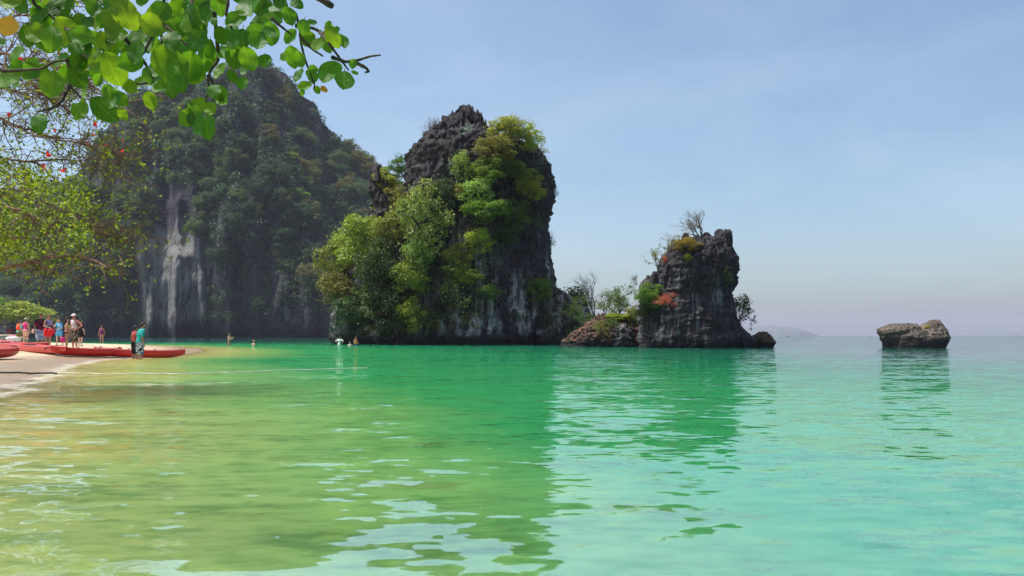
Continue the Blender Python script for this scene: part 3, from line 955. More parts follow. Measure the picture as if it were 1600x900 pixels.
G1 = 'trees and shrubs on the tall sea stack'
STACK = [  # name, x, y, w, h, kind, leaf, label, cat
    ('broadleaf_tree', 578, 385, 118, 100, 'dense', 'olive', 'wide olive tree bulging out at mid height on the left flank of the tall stack', 'tree'),
    ('broadleaf_tree', 530, 408, 72, 84, 'dense', 'olive', 'olive yellow tree at the far left edge of the tall stack', 'tree'),
    ('broadleaf_tree', 528, 455, 62, 66, 'dense', 'brown', 'brownish olive tree low at the left edge of the tall stack', 'tree'),
    ('broadleaf_tree', 610, 425, 92, 100, 'dense', 'dark', 'shaded dark olive tree below the wide olive tree on the tall stack', 'tree'),
    ('broadleaf_tree', 568, 468, 38, 54, 'loose', 'fresh', 'small fresh green tree low amid dark foliage on the left of the stack', 'tree'),
    ('broadleaf_tree', 606, 482, 86, 84, 'dense', 'dark', 'dark green tree just above the waterline rock on the left of the stack', 'tree'),
    ('broadleaf_tree', 552, 492, 66, 60, 'dense', 'dark', 'low dark bushy tree overhanging the water at the left foot of the stack', 'tree'),
    ('broadleaf_tree', 642, 438, 62, 62, 'dense', 'olive', 'rounded olive tree under the tall pale tree on the stack', 'tree'),
    ('broadleaf_tree', 640, 492, 48, 56, 'loose', 'yellow', 'narrow yellow green tree hanging below the rounded olive one', 'tree'),
    ('broadleaf_tree', 612, 360, 60, 60, 'dense', 'olive', 'dull olive tree filling the gap under the left pinnacle', 'tree'),
    ('broadleaf_tree', 656, 345, 88, 122, 'loose', 'fresh', 'tall pale green tree with visible dark stem on the front of the stack', 'tree'),
    ('broadleaf_tree', 650, 400, 50, 60, 'loose', 'fresh', 'pale green lower growth under the tall pale tree', 'tree'),
    ('broadleaf_tree', 612, 284, 46, 42, 'dense', 'yellow', 'vivid yellow green round tree beside the left rock pinnacle', 'tree'),
    ('broadleaf_tree', 626, 262, 44, 32, 'loose', 'mid', 'small mid green tree on the saddle left of the peak', 'tree'),
    ('broadleaf_tree', 622, 312, 44, 48, 'loose', 'brown', 'golden olive tree just left of the tall pale tree', 'tree'),
    ('shrub', 624, 250, 26, 22, 'sparse', 'dark', 'thin dark shrub standing out against sky above the saddle', 'shrub'),
    ('broadleaf_tree', 692, 308, 52, 72, 'dense', 'dark', 'dark blue green tree in the hollow below the peak', 'tree'),
    ('broadleaf_tree', 720, 258, 36, 46, 'loose', 'fresh', 'slim pale green tree high on the face below the peak', 'tree'),
    ('broadleaf_tree', 764, 270, 56, 42, 'dense', 'bright', 'bright green tree on the upper face right of the slim pale one', 'tree'),
    ('broadleaf_tree', 776, 234, 72, 50, 'dense', 'brown', 'brownish tree just beneath the crest on the right of the peak', 'tree'),
    ('broadleaf_tree', 795, 202, 70, 44, 'dense', 'yellow', 'rounded green tree on the skyline to the right of the peak', 'tree'),
    ('broadleaf_tree', 826, 216, 44, 52, 'loose', 'yellow', 'open leafed tree at the right end of the crest', 'tree'),
    ('shrub', 848, 234, 20, 18, 'sparse', 'yellow', 'tiny sprig on the top right shoulder of the tall stack', 'shrub'),
    ('broadleaf_tree', 788, 256, 48, 30, 'loose', 'yellow', 'small yellow green tree under the brownish crest tree', 'tree'),
    ('broadleaf_tree', 806, 268, 58, 32, 'dense', 'bright', 'flat topped bright green tree on the right upper face', 'tree'),
    ('broadleaf_tree', 830, 294, 48, 44, 'dense', 'yellow', 'domed yellow green tree nearest the right edge of the stack', 'tree'),
    ('broadleaf_tree', 744, 300, 60, 48, 'loose', 'fresh', 'pale yellow green tree at the centre of the stack face', 'tree'),
    ('broadleaf_tree', 722, 300, 34, 30, 'loose', 'brown', 'small pale brown tree left of the centre of the stack face', 'tree'),
    ('broadleaf_tree', 764, 328, 82, 46, 'dense', 'bright', 'broad rich green tree with domed top in the middle of the stack face', 'tree'),
    ('broadleaf_tree', 806, 338, 50, 50, 'dense', 'mid', 'mid green tree hanging down right of the broad domed one', 'tree'),
    ('broadleaf_tree', 790, 368, 44, 30, 'dense', 'dark', 'dark green shrub clinging beneath the broad domed tree', 'tree'),
    ('broadleaf_tree', 745, 376, 56, 40, 'loose', 'yellow', 'open yellowish bush on the rock under the broad domed tree', 'bush'),
    ('broadleaf_tree', 712, 404, 48, 46, 'loose', 'olive', 'small olive tree on the shaded middle face', 'tree'),
    ('broadleaf_tree', 722, 430, 60, 40, 'loose', 'olive', 'drooping olive growth above the white stemmed shrub', 'tree'),
    ('shrub', 712, 465, 66, 76, 'sparse', 'fresh', 'leggy shrub with pale stems and few leaves on the lower face', 'shrub'),
    ('shrub', 690, 488, 60, 56, 'leafy', 'dark', 'tangled dark brush near the base of the stack', 'shrub'),
    ('shrub', 762, 456, 44, 24, 'loose', 'mid', 'low green tuft on a ledge beside the leggy shrub', 'shrub'),
    ('shrub', 836, 350, 30, 36, 'sparse', 'mid', 'small hanging shrub under the domed yellow tree', 'shrub'),
    ('shrub', 860, 376, 16, 34, 'sparse', 'dark', 'thin sprig jutting from the right edge at mid height', 'shrub'),
    ('shrub', 867, 300, 12, 24, 'sparse', 'dark', 'small sprig on the upper right edge of the stack', 'shrub'),
    ('shrub', 845, 452, 44, 44, 'dense', 'bright', 'dense green bush at the right foot of the tall stack', 'bush'),
    ('shrub', 890, 458, 90, 80, 'leafy', 'mid', 'open leafy bush against the sky on the right shoulder', 'bush'),
    ('shrub', 926, 455, 70, 100, 'bare', '', 'bare upright twiggy shrub on the right shoulder', 'shrub'),
    ('shrub', 905, 482, 50, 46, 'leafy', 'yellow', 'yellow tinged scrub below the open leafy bush', 'shrub'),
    ('shrub', 868, 496, 70, 50, 'bare', '', 'grey leafless brush on the rock below the green bush', 'shrub'),
    ('shrub', 686, 196, 50, 40, 'bare', '', 'bare shrub on the left ridge of the peak', 'shrub'),
    ('shrub', 668, 208, 22, 16, 'bare', '', 'smaller bare shrub lower on the left ridge of the peak', 'shrub'),
    ('shrub', 754, 180, 16, 14, 'bare', '', 'tiny bare shrub just right of the peak tip', 'shrub'),
    ('shrub', 585, 512, 54, 38, 'bare', '', 'pale bare branches over the water at the left foot', 'shrub'),
    ('shrub', 690, 230, 40, 26, 'bare', '', 'dry pinkish brush on the dark rock below the peak', 'shrub'),
]
for (nm, x_, y_, w_, h_, kd, lf, lab, cat) in STACK:
    d = hit(BV_BIG, x_, y_, YB)
    if kd in ('dense', 'loose'):
        d = min(d, hit(BV_BIG, x_, y_ + h_ * 0.3, YB)) - (0.42 if x_ > 740 else 0.30) * w_ * d / F
    plant(nm, x_, y_, w_ * 1.08, h_ * 1.08, kd, lf, d, lab, cat, G1, BARK_D if lf in ('fresh', 'dark') else BARK)

def creeper(name, boxes, n_, leaf_, r0, r1, mat, lab, seed, bv, size=0.2):
    rs_ = np.random.RandomState(seed)
    mb_ = MB()
    k_ = 0
    while k_ < n_:
        x0, y0, x1, y1 = boxes[rs_.randint(len(boxes))]
        px_, py_ = rs_.uniform(x0, x1), rs_.uniform(y0, y1)
        if fbm(px_ * 0.03, py_ * 0.03, seed, 2) < -0.15:
            n_ -= 0.4
            continue
        k_ += 1
        d_ = hit(bv, px_, py_, None)
        if d_ is None:
            continue
        c_ = np.array(P(px_, py_, d_ - 0.1))
        r_ = rs_.uniform(r0, r1)
        m_ = int(leaf_ * rs_.uniform(0.5, 1.5))
        dr = unit(rs_.normal(size=(m_, 3)) + np.array([0, -0.4, 0.2]))
        leaf_quads(mb_, c_ + dr * r_ * rs_.uniform(0.5, 1, m_)[:, None], unit(dr + 0.7 * rs_.normal(size=(m_, 3)) + np.array([0, 0, .4])), size, rs_)
    return tag(mb_.build(name, LM[mat]), lab, None, None, 'stuff')
creeper('creeping_scrub', [(596, 300, 700, 520), (690, 380, 770, 500), (700, 250, 850, 360), (530, 470, 640, 525)], 300, 46, 0.35, 0.95, 'dark', 'dark creeping scrub between the trees of the tall sea stack', 61, BV_BIG)
creeper('creeping_scrub', [(640, 400, 760, 525), (560, 480, 700, 528)], 120, 26, 0.3, 0.8, 'brown', 'brownish dry scrub low on the face of the tall sea stack', 62, BV_BIG)
creeper('creeping_scrub', [(845, 470, 930, 525)], 90, 26, 0.25, 0.7, 'dark', 'dark scrub over the right foot of the tall sea stack', 63, BV_BIG)

G2 = 'plants around the small sea stack'
SMALLP = [
    ('shrub', 976, 470, 76, 62, 'leafy', 'mid', 'airy green leaved bush standing on the rubble ridge', 'bush', 64),
    ('shrub', 950, 476, 46, 52, 'sparse', 'mid', 'thin twiggy bush at the left of the rubble ridge', 'bush', 65),
    ('shrub', 934, 505, 44, 36, 'leafy', 'brown', 'brownish scrub low between the tall stack and the rubble ridge', 'shrub', 61.0),
    ('shrub', 914, 494, 56, 46, 'leafy', 'dark', 'dark leafy scrub where the tall stack meets the rubble ridge', 'shrub', 70.0),
    ('shrub', 952, 500, 46, 30, 'leafy', 'mid', 'low green bush on the left half of the rubble ridge', 'bush', 61.5),
    ('shrub', 984, 484, 54, 44, 'leafy', 'yellow', 'yellow green bush on the right half of the rubble ridge', 'bush', 63.0),
    ('shrub', 998, 490, 40, 34, 'leafy', 'mid', 'small leafy bush at the right end of the rubble ridge', 'bush', 62.0),
    ('ground_shrub', 966, 495, 52, 16, 'dense', 'yellow', 'low yellow green cover on top of the rubble ridge', 'shrub', 63),
    ('shrub', 1017, 464, 48, 44, 'dense', 'bright', 'bright green bush at the left foot of the small stack', 'bush', 56.5),
    ('shrub', 1008, 488, 40, 36, 'loose', 'dark', 'dark green bush beneath the bright green one', 'bush', 57.0),
    ('shrub', 1046, 468, 40, 26, 'leafy', 'coral', 'coral red bush in front of the small stack', 'bush', 55.2),
    ('bare_tree', 1100, 345, 84, 62, 'bare', '', 'leafless spreading tree on top of the small stack', 'tree', 58.0),
    ('shrub', 1070, 382, 48, 24, 'loose', 'orange', 'golden shrub on the upper left slope of the small stack', 'shrub', 55.6),
    ('shrub', 1074, 402, 14, 12, 'loose', 'yellow', 'tiny yellow tuft under the golden shrub', 'shrub', 55.2),
    ('bare_tree', 1048, 386, 50, 46, 'sparse', 'brown', 'thin brown leaved shrub left of the golden one', 'shrub', 57.8),
    ('bare_tree', 1026, 402, 46, 46, 'sparse', 'brown', 'nearly bare shrub on the left ledge of the small stack', 'shrub', 58.6),
    ('shrub', 996, 434, 24, 20, 'bare', '', 'low bare twigs at the left edge of the small stack', 'shrub', 58.6),
    ('shrub', 1039, 406, 9, 14, 'loose', 'coral', 'tiny red sprig beside the left ledge', 'shrub', 57.2),
    ('shrub', 1158, 468, 52, 70, 'leafy', 'dark', 'dark leafy bush hanging off the right side of the small stack', 'bush', 57.8),
    ('shrub', 1134, 432, 22, 34, 'loose', 'dark', 'dark green tuft on the right face of the small stack', 'shrub', 55.4),
]
for (nm, x_, y_, w_, h_, kd, lf, lab, cat, dd) in SMALLP:
    plant(nm, x_, y_, w_, h_, kd, lf, dd, lab, cat, G2)
plant('shrub', 1449, 512, 13, 8, 'loose', 'yellow', hit(BV_LONE, 1449, 512, 56.5), 'tiny yellow green tuft on the lone rock', 'shrub')

# ------------------------------------------------------------------ forest on the far cliff
def bare_zone(px, py):
    """1 where the far cliff shows naked rock"""
    a = ((px - 268) / 62.0) ** 2 + ((py - 430) / 92.0) ** 2 < 1
    b = py > 498 - 6 * math.sin(px * 0.05)
    c_ = ((px - 275) / 36.0) ** 2 + ((py - 318) / 30.0) ** 2 < 1
    e = ((px - 370) / 40.0) ** 2 + ((py - 420) / 60.0) ** 2 < 1 and fbm(px * 0.05, py * 0.02, 1.0, 2) > -0.1
    f_ = (px > 400 and py > 470 and fbm(px * 0.06, py * 0.02, 5.0, 2) > 0)
    g_ = px < 205 and py < 300 and fbm(px * 0.03, py * 0.015, 9.0, 2) > 0.2
    return a or b or c_ or e or f_ or g_

rs = np.random.RandomState(5)
mb = MB()
cnt = 0
while cnt < 4200:
    px, v = rs.uniform(-150, 640), rs.uniform(0.04, 1.0)
    x_, y_, z_ = [float(t) for t in cliff_surf(px, v)]
    py = HZ - (z_ - H) * F / y_
    pxx = 800 + x_ * F / y_
    if bare_zone(pxx, py) or py > 521:
        continue
    cnt += 1
    r = rs.uniform(1.4, 3.6)
    n = int(16 * r)
    dr = unit(rs.normal(size=(n, 3)) + np.array([0, -0.5, 0.4]))
    pos = np.array([x_, y_ - 0.5, z_]) + dr * r * np.array([1.1, 1, 0.8])
    leaf_quads(mb, pos, unit(dr * 0.8 + 0.5 * rs.normal(size=(n, 3)) + np.array([0, 0, .3])), 1.15, rs)
scrub = mb.build('cliff_scrub', LM['far'])
tag(scrub, 'dense dark scrub covering the far cliff between the trees', None, None, 'stuff')

G3 = 'forest trees on the far cliff'
cnt = 0
while cnt < 290:
    px, v = rs.uniform(-30, 600), rs.uniform(0.1, 1.0) ** 0.75
    x_, y_, z_ = [float(t) for t in cliff_surf(px, v)]
    py = HZ - (z_ - H) * F / y_
    if bare_zone(px, py):
        continue
    cnt += 1
    s = rs.uniform(20, 42)
    crest = v > 0.95
    right = px > 400
    u = rs.rand()
    if crest:
        kd, lf, lab = ('loose', 'faro', 'dark open crowned tree along the skyline crest of the far cliff')
        s *= 0.8
    elif right and u < 0.33:
        kd, lf, lab = ('dense', 'faro', 'olive tinged tree on the lit right slope of the far cliff')
    elif u < 0.45:
        kd, lf, lab = ('dense', 'farb', 'paler green tree amid the dark forest of the far cliff')
    else:
        kd, lf, lab = ('dense', 'far', 'dark green tree in the shaded forest of the far cliff')
    col_ = 'left of the pale rock curtain' if px < 205 else 'above the pale rock curtain' if px < 340 and py < 345 else 'beside the pale rock curtain' if px < 345 else 'at the middle' if px < 430 else 'toward the right' if px < 510 else 'at the right end'
    row_ = 'low' if py > 400 else 'halfway up' if py > 270 else 'high'
    siz_ = 'large' if s > 33 else 'small' if s < 26 else 'middling'
    if crest:
        lab = '%s open crowned tree on far cliff skyline %s' % (siz_, col_)
    else:
        hue = {'faro': 'olive', 'farb': 'paler green', 'far': 'dark green'}[lf]
        lab = '%s %s tree %s on far cliff %s' % (siz_, hue, row_, col_)
    plant('forest_tree', px, py - s * 0.15, s * rs.uniform(0.9, 1.25), s * rs.uniform(0.85, 1.2), kd, lf, y_ - 1.0, lab, 'tree', G3)
for (x_, y_, w_, h_, lf, lab) in ((462, 303, 44, 20, 'bright', 'vivid green flat crowned tree on the right slope of the far cliff'),
                                  (475, 217, 30, 32, 'fresh', 'pale round crowned tree standing out high on the far cliff'),
                                  (455, 245, 34, 18, 'olive', 'yellow olive tree below the pale round one on the far cliff'),
                                  (494, 262, 26, 34, 'farb', 'pale upright tree right of the vivid green one on the far cliff'),
                                  (574, 250, 30, 22, 'olive', 'olive tree at the right end of the far cliff skyline'),
                                  (560, 300, 48, 34, 'farb', 'large grey green tree behind the left pinnacle of the stack')):
    plant('forest_tree', x_, y_, w_, h_, 'dense', lf, hit(BV_CLIFF, x_, y_, 400) - 2, lab, 'tree', G3)

# bright bush behind the bathers and the strip of sand under it
mb = MB()
n = 60
xs_ = np.linspace(-260, -129, n)
V3 = []
for x_ in xs_:
    e = max(0.0, min(1.0, (-129 - x_) / 7.0))
    for t, zz_ in ((-9, -1.0), (-4, 0.5), (2, 1.1), (20, 1.3), (70, 1.4)):
        V3.append((x_ - t * 0.66, 205 + t + 2 * math.sin(x_ * 0.2), zz_ * (0.3 + 0.7 * e) - (1 - e)))
i = np.arange(n - 1)[:, None] * 5 + np.arange(4)[None, :]
mb.add(V3, np.stack([i, i + 5, i + 6, i + 1], -1).reshape(-1, 4))
fb = mb.build('beach', SAND, smooth=True)
fb['kind'] = 'structure'
plant('beach_shrub', 30, 492, 100, 48, 'dense', 'yellow', 205, 'bright green shrub on the far sand behind the bathers', 'bush', rz=0.2)
plant('beach_shrub', -6, 484, 60, 44, 'dense', 'bright', 203, 'green shrub cut by the left edge behind the bathers', 'bush', rz=-0.3)


# ------------------------------------------------------------------ kayaks on the sand
RED = NT('kayak_red')
k = RED
n = k.noise(k.pos((2, 6, 6), obj=True), 3.0, 5, 0.6)
c = k.ramp(n, [(0.3, (0.50, 0.012, 0.016)), (0.7, (0.70, 0.03, 0.03))])
sc_ = k.noise(k.pos((3, 30, 30), obj=True), 2.0, 4, 0.7)
c = k.mix(k.ramp(sc_, [(0.62, 0.0), (0.72, 0.5)]), c, (0.75, 0.42, 0.38))
RED = k.done(k.principled(c, k.ramp(n, [(0.3, 0.28), (0.7, 0.5)]), 0.5))
REDD = simple('kayak_deck_red', (0.42, 0.03, 0.03), 0.5, 0.25, 3)
PALE = simple('pale_trim', (0.72, 0.62, 0.58), 0.6, 0.1)
BLK = simple('black_webbing', (0.015, 0.015, 0.017), 0.8, 0.2)
GREY = simple('grey_foam_pad', (0.30, 0.27, 0.26), 0.8, 0.2)

def kayak_meshes(L=4.3, B=0.78, Dp=0.36):
    ns = 41
    ts = np.linspace(-1, 1, ns)
    w = B / 2 * np.power(np.maximum(1 - np.abs(ts) ** 2.4, 0), 0.75) + 0.015
    zs = Dp * (0.84 + 0.20 * np.abs(ts) ** 3)          # gunwale
    zk = Dp * 0.55 * np.abs(ts) ** 5                    # keel
    hull, deck, rim = MB(), MB(), MB()
    prof = []
    for t, ww, g, kz in zip(ts, w, zs, zk):
        row = []
        for u, zf in ((-1.0, 1.0), (-1.03, 0.72), (-0.93, 0.34), (-0.6, 0.08), (0, 0.0), (0.6, 0.08), (0.93, 0.34), (1.03, 0.72), (1.0, 1.0)):
            row.append((t * L / 2, u * ww, kz + (g - kz) * zf))
        prof.append(row)
    v = np.array(prof).reshape(-1, 3)
    i = np.arange(ns - 1)[:, None] * 9 + np.arange(8)[None, :]
    hull.add(v, np.stack([i, i + 9, i + 10, i + 1], -1).reshape(-1, 4))
    us = np.linspace(-1, 1, 13)
    dv = []
    for t, ww, g in zip(ts, w, zs):
        for u in us:
            dip = 0.0
            for c0, r0 in ((-0.34, 0.24), (0.26, 0.24)):
                dip = max(dip, float(sstep(1.0, 0.75, abs(t - c0) / r0) * sstep(0.86, 0.6, abs(u))))
            dv.append((t * L / 2, u * ww * 0.985, g - 0.004 + 0.035 * (1 - u * u) - 0.17 * dip))
    i = np.arange(ns - 1)[:, None] * 13 + np.arange(12)[None, :]
    deck.add(dv, np.stack([i, i + 1, i + 14, i + 13], -1).reshape(-1, 4)[:, ::-1])
    for s in (-1, 1):
        tube(rim, [(t * L / 2, s * ww, g) for t, ww, g in zip(ts, w, zs)], 0.018, 5)
    seat, strap, handle = MB(), MB(), MB()
    pts = [(-0.05, -.2, 0), (-0.05, .2, 0), (0.0, .2, 0.22), (0.0, -.2, 0.22), (-0.09, -.2, 0), (-0.09, .2, 0), (-0.05, .19, 0.22), (-0.05, -.19, 0.22)]
    seat.add(pts, [(0, 1, 2, 3), (5, 4, 7, 6), (3, 2, 6, 7), (0, 3, 7, 4), (2, 1, 5, 6), (0, 4, 5, 1)])
    a = np.linspace(-1.25, 1.25, 13)
    tube(strap, [(0, math.sin(x) * (B / 2 + 0.02), Dp * 0.45 + math.cos(x) * Dp * 0.5) for x in a], 0.022, 5)
    tube(handle, [(0, -0.09, 0), (0.06, -0.07, 0.05), (0.06, 0.07, 0.05), (0, 0.09, 0)], 0.014, 5)
    return hull.mesh('hull', True), deck.mesh('deck', True), rim.mesh('rim', True), seat.mesh('seat'), strap.mesh('strap', True), handle.mesh('handle', True)
RIMR = simple('pale_red_rim', (0.62, 0.15, 0.13), 0.5, 0.2, 4)  # gunwale rim in a paler red than the hull
KM = kayak_meshes()
G4 = 'red kayaks drawn up on the sand spit'
def kayak(a, b, label, seats=(-0.5, 0.72), wide=1.0, straps=(), lift=0.0):
    """a, b: world points of the two ends on the ground"""
    a, b = Vector(a), Vector(b)
    a.z, b.z = max(sand_at(a.x, a.y), -0.04) + lift, max(sand_at(b.x, b.y), -0.04) + lift
    dv = b - a
    L = dv.length
    o = thing('kayak', (a + b) / 2, label, 'kayak', G4)
    o.rotation_euler = dv.to_track_quat('X', 'Z').to_euler()
    s = L / 4.3
    hull, deck, rim, seat, strap, handle = KM
    for nm, me_, mt in (('hull', hull, RED), ('deck', deck, REDD), ('rim', rim, RIMR)):
        q_ = link(nm, me_, mt, o)
        q_.scale = (s, wide, 1.0)
    for x_ in seats:
        q_ = link('seat', seat, GREY, o)
        q_.location = (x_ * s, 0, 0.14)
    for x_ in straps:
        q_ = link('strap', strap, BLK, o)
        q_.location = (x_ * s, 0, 0.0)
    for e in (-1, 1):
        q_ = link('handle', handle, BLK, o)
        q_.location = (e * L * 0.44, 0, 0.36)
    return o

def gnd(px, py):
    """the point of sand or water seen at a photo pixel"""
    o_, d_ = ray(px, py)
    t = 2.0
    while t < 400:
        q_ = o_ + d_ * t
        if q_.z <= max(0.0, sand_at(q_.x, q_.y)):
            return q_
        t += 0.05 + t * 0.002
    return q_
def at(px, d):
    return Vector(((px - 800) / F * d, d, 0))
kayak(gnd(-150, 566), gnd(29, 560.5), 'leftmost red kayak, only its rounded bow in view at the left edge', lift=0.02)
kayak(gnd(-36, 541.5), gnd(104, 558), 'long red kayak in front of the standing group with a black strap near its end', straps=(1.72,), lift=0.02)
kayak(gnd(78, 556), gnd(190, 559), 'red kayak whose pointed tip lies just left of the man in teal', wide=0.9, lift=0.02)
kayak(gnd(2, 543.5), gnd(75, 549), 'darker red kayak behind the others with towels on its left end', wide=0.9)
kayak(gnd(146, 557), gnd(289, 559), 'red kayak afloat at the right end behind the man in teal', wide=0.95)
mb = MB()
tube(mb, [(0, 0, 0), (1.6, 0, 0)], 0.016, 6)
PAD_SHAFT = mb.mesh('shaft', True)
mb = MB()
ball(mb, (0, 0, 0), (0.24, 0.09, 0.012), 12, 6)
PAD_BLADE = mb.mesh('blade', True)
pa, pb = P(160, 549.5, 31.8), P(188, 555.0, 30.9)
o = thing('paddle', pa, 'pale paddle lying across the pointed tip of a red kayak', 'paddle')
o.rotation_euler = (pb - pa).to_track_quat('X', 'Z').to_euler()
link('shaft', PAD_SHAFT, PALE, o).location = (0, 0, 0.04)
for x_ in (-0.15, 1.75):
    link('blade', PAD_BLADE, PALE, o).location = (x_, 0, 0.04)

# ------------------------------------------------------------------ people
SKIN = {n_: simple('skin_' + n_, c_, 0.55, 0.08, 5) for n_, c_ in
        (('tan', (0.42, 0.22, 0.14)), ('pale', (0.60, 0.38, 0.27)), ('brown', (0.30, 0.15, 0.09)), ('ruddy', (0.50, 0.20, 0.14)))}
def cloth(name, c, c2=None, scale=14, cut=0.5, c3=None):
    if c2 is None:
        return simple(name, c, 0.85, 0.12, 8, 0.2)
    k = NT(name)
    n_ = k.noise(k.pos((1, 1, 1), obj=True), scale, 2, 0.5)
    st = [(0.0, c), (cut, c2)] + ([(cut + 0.1, c3)] if c3 else [])
    return k.done(k.principled(k.ramp(n_, st, 'CONSTANT'), 0.85, 0.2))
HAIR = {n_: simple('hair_' + n_, c_, 0.6, 0.2, 20) for n_, c_ in (('dark', (0.02, 0.014, 0.012)), ('brown', (0.08, 0.04, 0.025)), ('auburn', (0.20, 0.07, 0.035)))}
EYE = simple('eye_dark', (0.02, 0.015, 0.012), 0.3)
LIP = simple('lip', (0.35, 0.12, 0.10), 0.5)

def remesh(mb, vox, sm=4):
    me_ = mb.mesh('tmp')
    o_ = bpy.data.objects.new('tmp', me_)
    COL.objects.link(o_)
    m_ = o_.modifiers.new('r', 'REMESH')
    m_.mode = 'VOXEL'
    m_.voxel_size = vox
    s_ = o_.modifiers.new('s', 'SMOOTH')
    s_.factor, s_.iterations = 0.5, sm
    dg = bpy.context.evaluated_depsgraph_get()
    ev = bpy.data.meshes.new_from_object(o_.evaluated_get(dg))
    v = np.empty(len(ev.vertices) * 3, np.float32)
    ev.vertices.foreach_get('co', v)
    q_ = np.empty(len(ev.loops), np.int32)
    ev.loops.foreach_get('vertex_index', q_)
    bpy.data.objects.remove(o_)
    bpy.data.meshes.remove(me_)
    bpy.data.meshes.remove(ev)
    return v.reshape(-1, 3).astype(float), q_.reshape(-1, 4)

def cropz(v, q, test):
    keep = test(v[q].mean(1))
    q = q[keep]
    used = np.unique(q)
    mp = np.zeros(len(v), int)
    mp[used] = np.arange(len(used))
    return v[used], mp[q]

ARMS = {
    'down': ((0.24, 0.03, 1.14), (0.25, -0.06, 0.90)),
    'hip': ((0.42, 0.06, 1.20), (0.20, -0.08, 1.02)),
    'fold': ((0.25, -0.02, 1.14), (0.08, -0.26, 1.16)),
    'phone': ((0.22, -0.14, 1.18), (0.10, -0.36, 1.32)),
    'mouth': ((0.27, -0.12, 1.20), (0.06, -0.17, 1.46)),
    'hold': ((0.24, -0.05, 1.14), (0.16, -0.30, 1.06)),
    'back': ((0.26, 0.10, 1.16), (0.22, 0.12, 0.92)),
}
def person(px, d, yaw, label, hgt=1.72, skin='tan', arms=('down', 'down'), top=None, bottom=None, hair='dark', hair_len=0.0, hat=None, lean=0.04,
           step=0.0, z0=None, vest=None, female=False, back_hat=False, head_turn=0.0, bag=None):
    x_ = (px - 800) / F * d
    zg = sand_at(x_, d) if z0 is None else z0
    o = thing('person', (x_, d, zg), label, 'person', None, math.radians(yaw))
    s = hgt / 1.75
    o.scale = (s, s, s)
    sw = 0.165 if female else 0.19
    def bend(v):
        v = np.array(v, float)
        up = np.maximum(v[:, 2] - 0.95, 0)
        v[:, 1] -= lean * up + 0.25 * abs(lean) * up * up
        return v
    def legs(mb_, grow=0.0, upto=1.0, foot=True):
        for sd_, st in ((-1, step), (1, -step)):
            hip = np.array((sd_ * 0.085, 0, 0.90))
            kn = np.array((sd_ * 0.10, -0.03 - st * 0.35, 0.49))
            an = np.array((sd_ * 0.11, 0.02 - st * 0.55 + (0.1 if st < 0 else 0), 0.08))
            if upto < 1:
                capsule(mb_, hip, hip + (kn - hip) * min(1, upto), 0.092 + grow, 0.075 + grow * 1.5)
            else:
                capsule(mb_, hip, kn, 0.090, 0.056)
                capsule(mb_, kn, kn + (an - kn) * 0.35 + np.array((0, 0.012, 0)), 0.052, 0.054)
                capsule(mb_, kn + (an - kn) * 0.35 + np.array((0, 0.012, 0)), an, 0.054, 0.034)
                capsule(mb_, an + np.array((0, 0.03, -0.035)), an + np.array((sd_ * 0.02, -0.15, -0.05)), 0.035, 0.028)
    def torso(mb_, g=0.0):
        ball(mb_, (0, 0.005, 0.95), (0.165 + g, 0.115 + g, 0.12))
        ball(mb_, (0, 0, 1.10), ((0.125 if female else 0.145) + g, 0.092 + g, 0.15))
        ball(mb_, (0, 0, 1.29), ((0.15 if female else 0.172) + g, 0.108 + g, 0.17))
        capsule(mb_, (-sw + 0.03, 0, 1.415), (sw - 0.03, 0, 1.415), 0.058 + g, 0.058 + g)
        if female:
            for sd_ in (-1, 1):
                ball(mb_, (sd_ * 0.07, -0.085, 1.29), 0.058 + g)
    b = MB()
    torso(b)
    legs(b)
    capsule(b, (0, 0.005, 1.42), (0, -0.012, 1.55), 0.055, 0.05)
    ball(b, (0, -0.01, 1.645), (0.074, 0.092, 0.112))
    ball(b, (0, -0.035, 1.585), (0.052, 0.06, 0.05))
    ball(b, (0, -0.103, 1.63), (0.016, 0.022, 0.026))
    for sd_ in (-1, 1):
        ball(b, (sd_ * 0.078, 0.0, 1.64), (0.014, 0.025, 0.033))
    hands = []
    for sd_, nm in ((-1, arms[0]), (1, arms[1])):
        e, w_ = [np.array(t) * np.array((sd_, 1, 1)) for t in ARMS[nm]]
        sh_ = np.array((sd_ * sw, 0, 1.415))
        capsule(b, sh_, e, 0.052, 0.040)
        capsule(b, e, w_, 0.041, 0.028)
        dr = (w_ - e) / np.linalg.norm(w_ - e)
        capsule(b, w_, w_ + dr * 0.075, 0.03, 0.034)
        hands.append((w_, dr, sd_))
    v, q_ = remesh(b, 0.021)
    full = MB()
    full.add(bend(v), q_)
    fg = MB()
    for w_, dr, sd_ in hands:          # four curled fingers and a thumb on each palm
        side = np.cross(dr, np.array((0.3 * sd_, -0.2, 1.0)) if abs(dr[2]) < 0.8 else np.array((0, 1.0, 0)))
        side /= np.linalg.norm(side)
        pal = np.cross(side, dr)
        base = w_ + dr * 0.085
        for kf, (off, ln) in enumerate(((-0.027, 0.066), (-0.009, 0.076), (0.009, 0.071), (0.027, 0.055))):
            p0 = base + side * off
            tube(fg, [p0, p0 + dr * ln * 0.5 + pal * 0.004, p0 + dr * ln * 0.85 + pal * 0.018, p0 + dr * ln + pal * 0.034], [0.0095, 0.009, 0.008, 0.006], 5)
        p0 = w_ + dr * 0.03 - side * 0.028
        tube(fg, [p0, p0 - side * 0.025 + dr * 0.02, p0 - side * 0.03 + dr * 0.05], [0.012, 0.010, 0.008], 5)
    full.add(bend(np.concatenate(fg.v)), np.concatenate(fg.q), np.concatenate(fg.t)) if False else None
    fv, off = np.concatenate(fg.v), 0
    full.add(bend(fv), np.concatenate(fg.q), np.concatenate(fg.t))
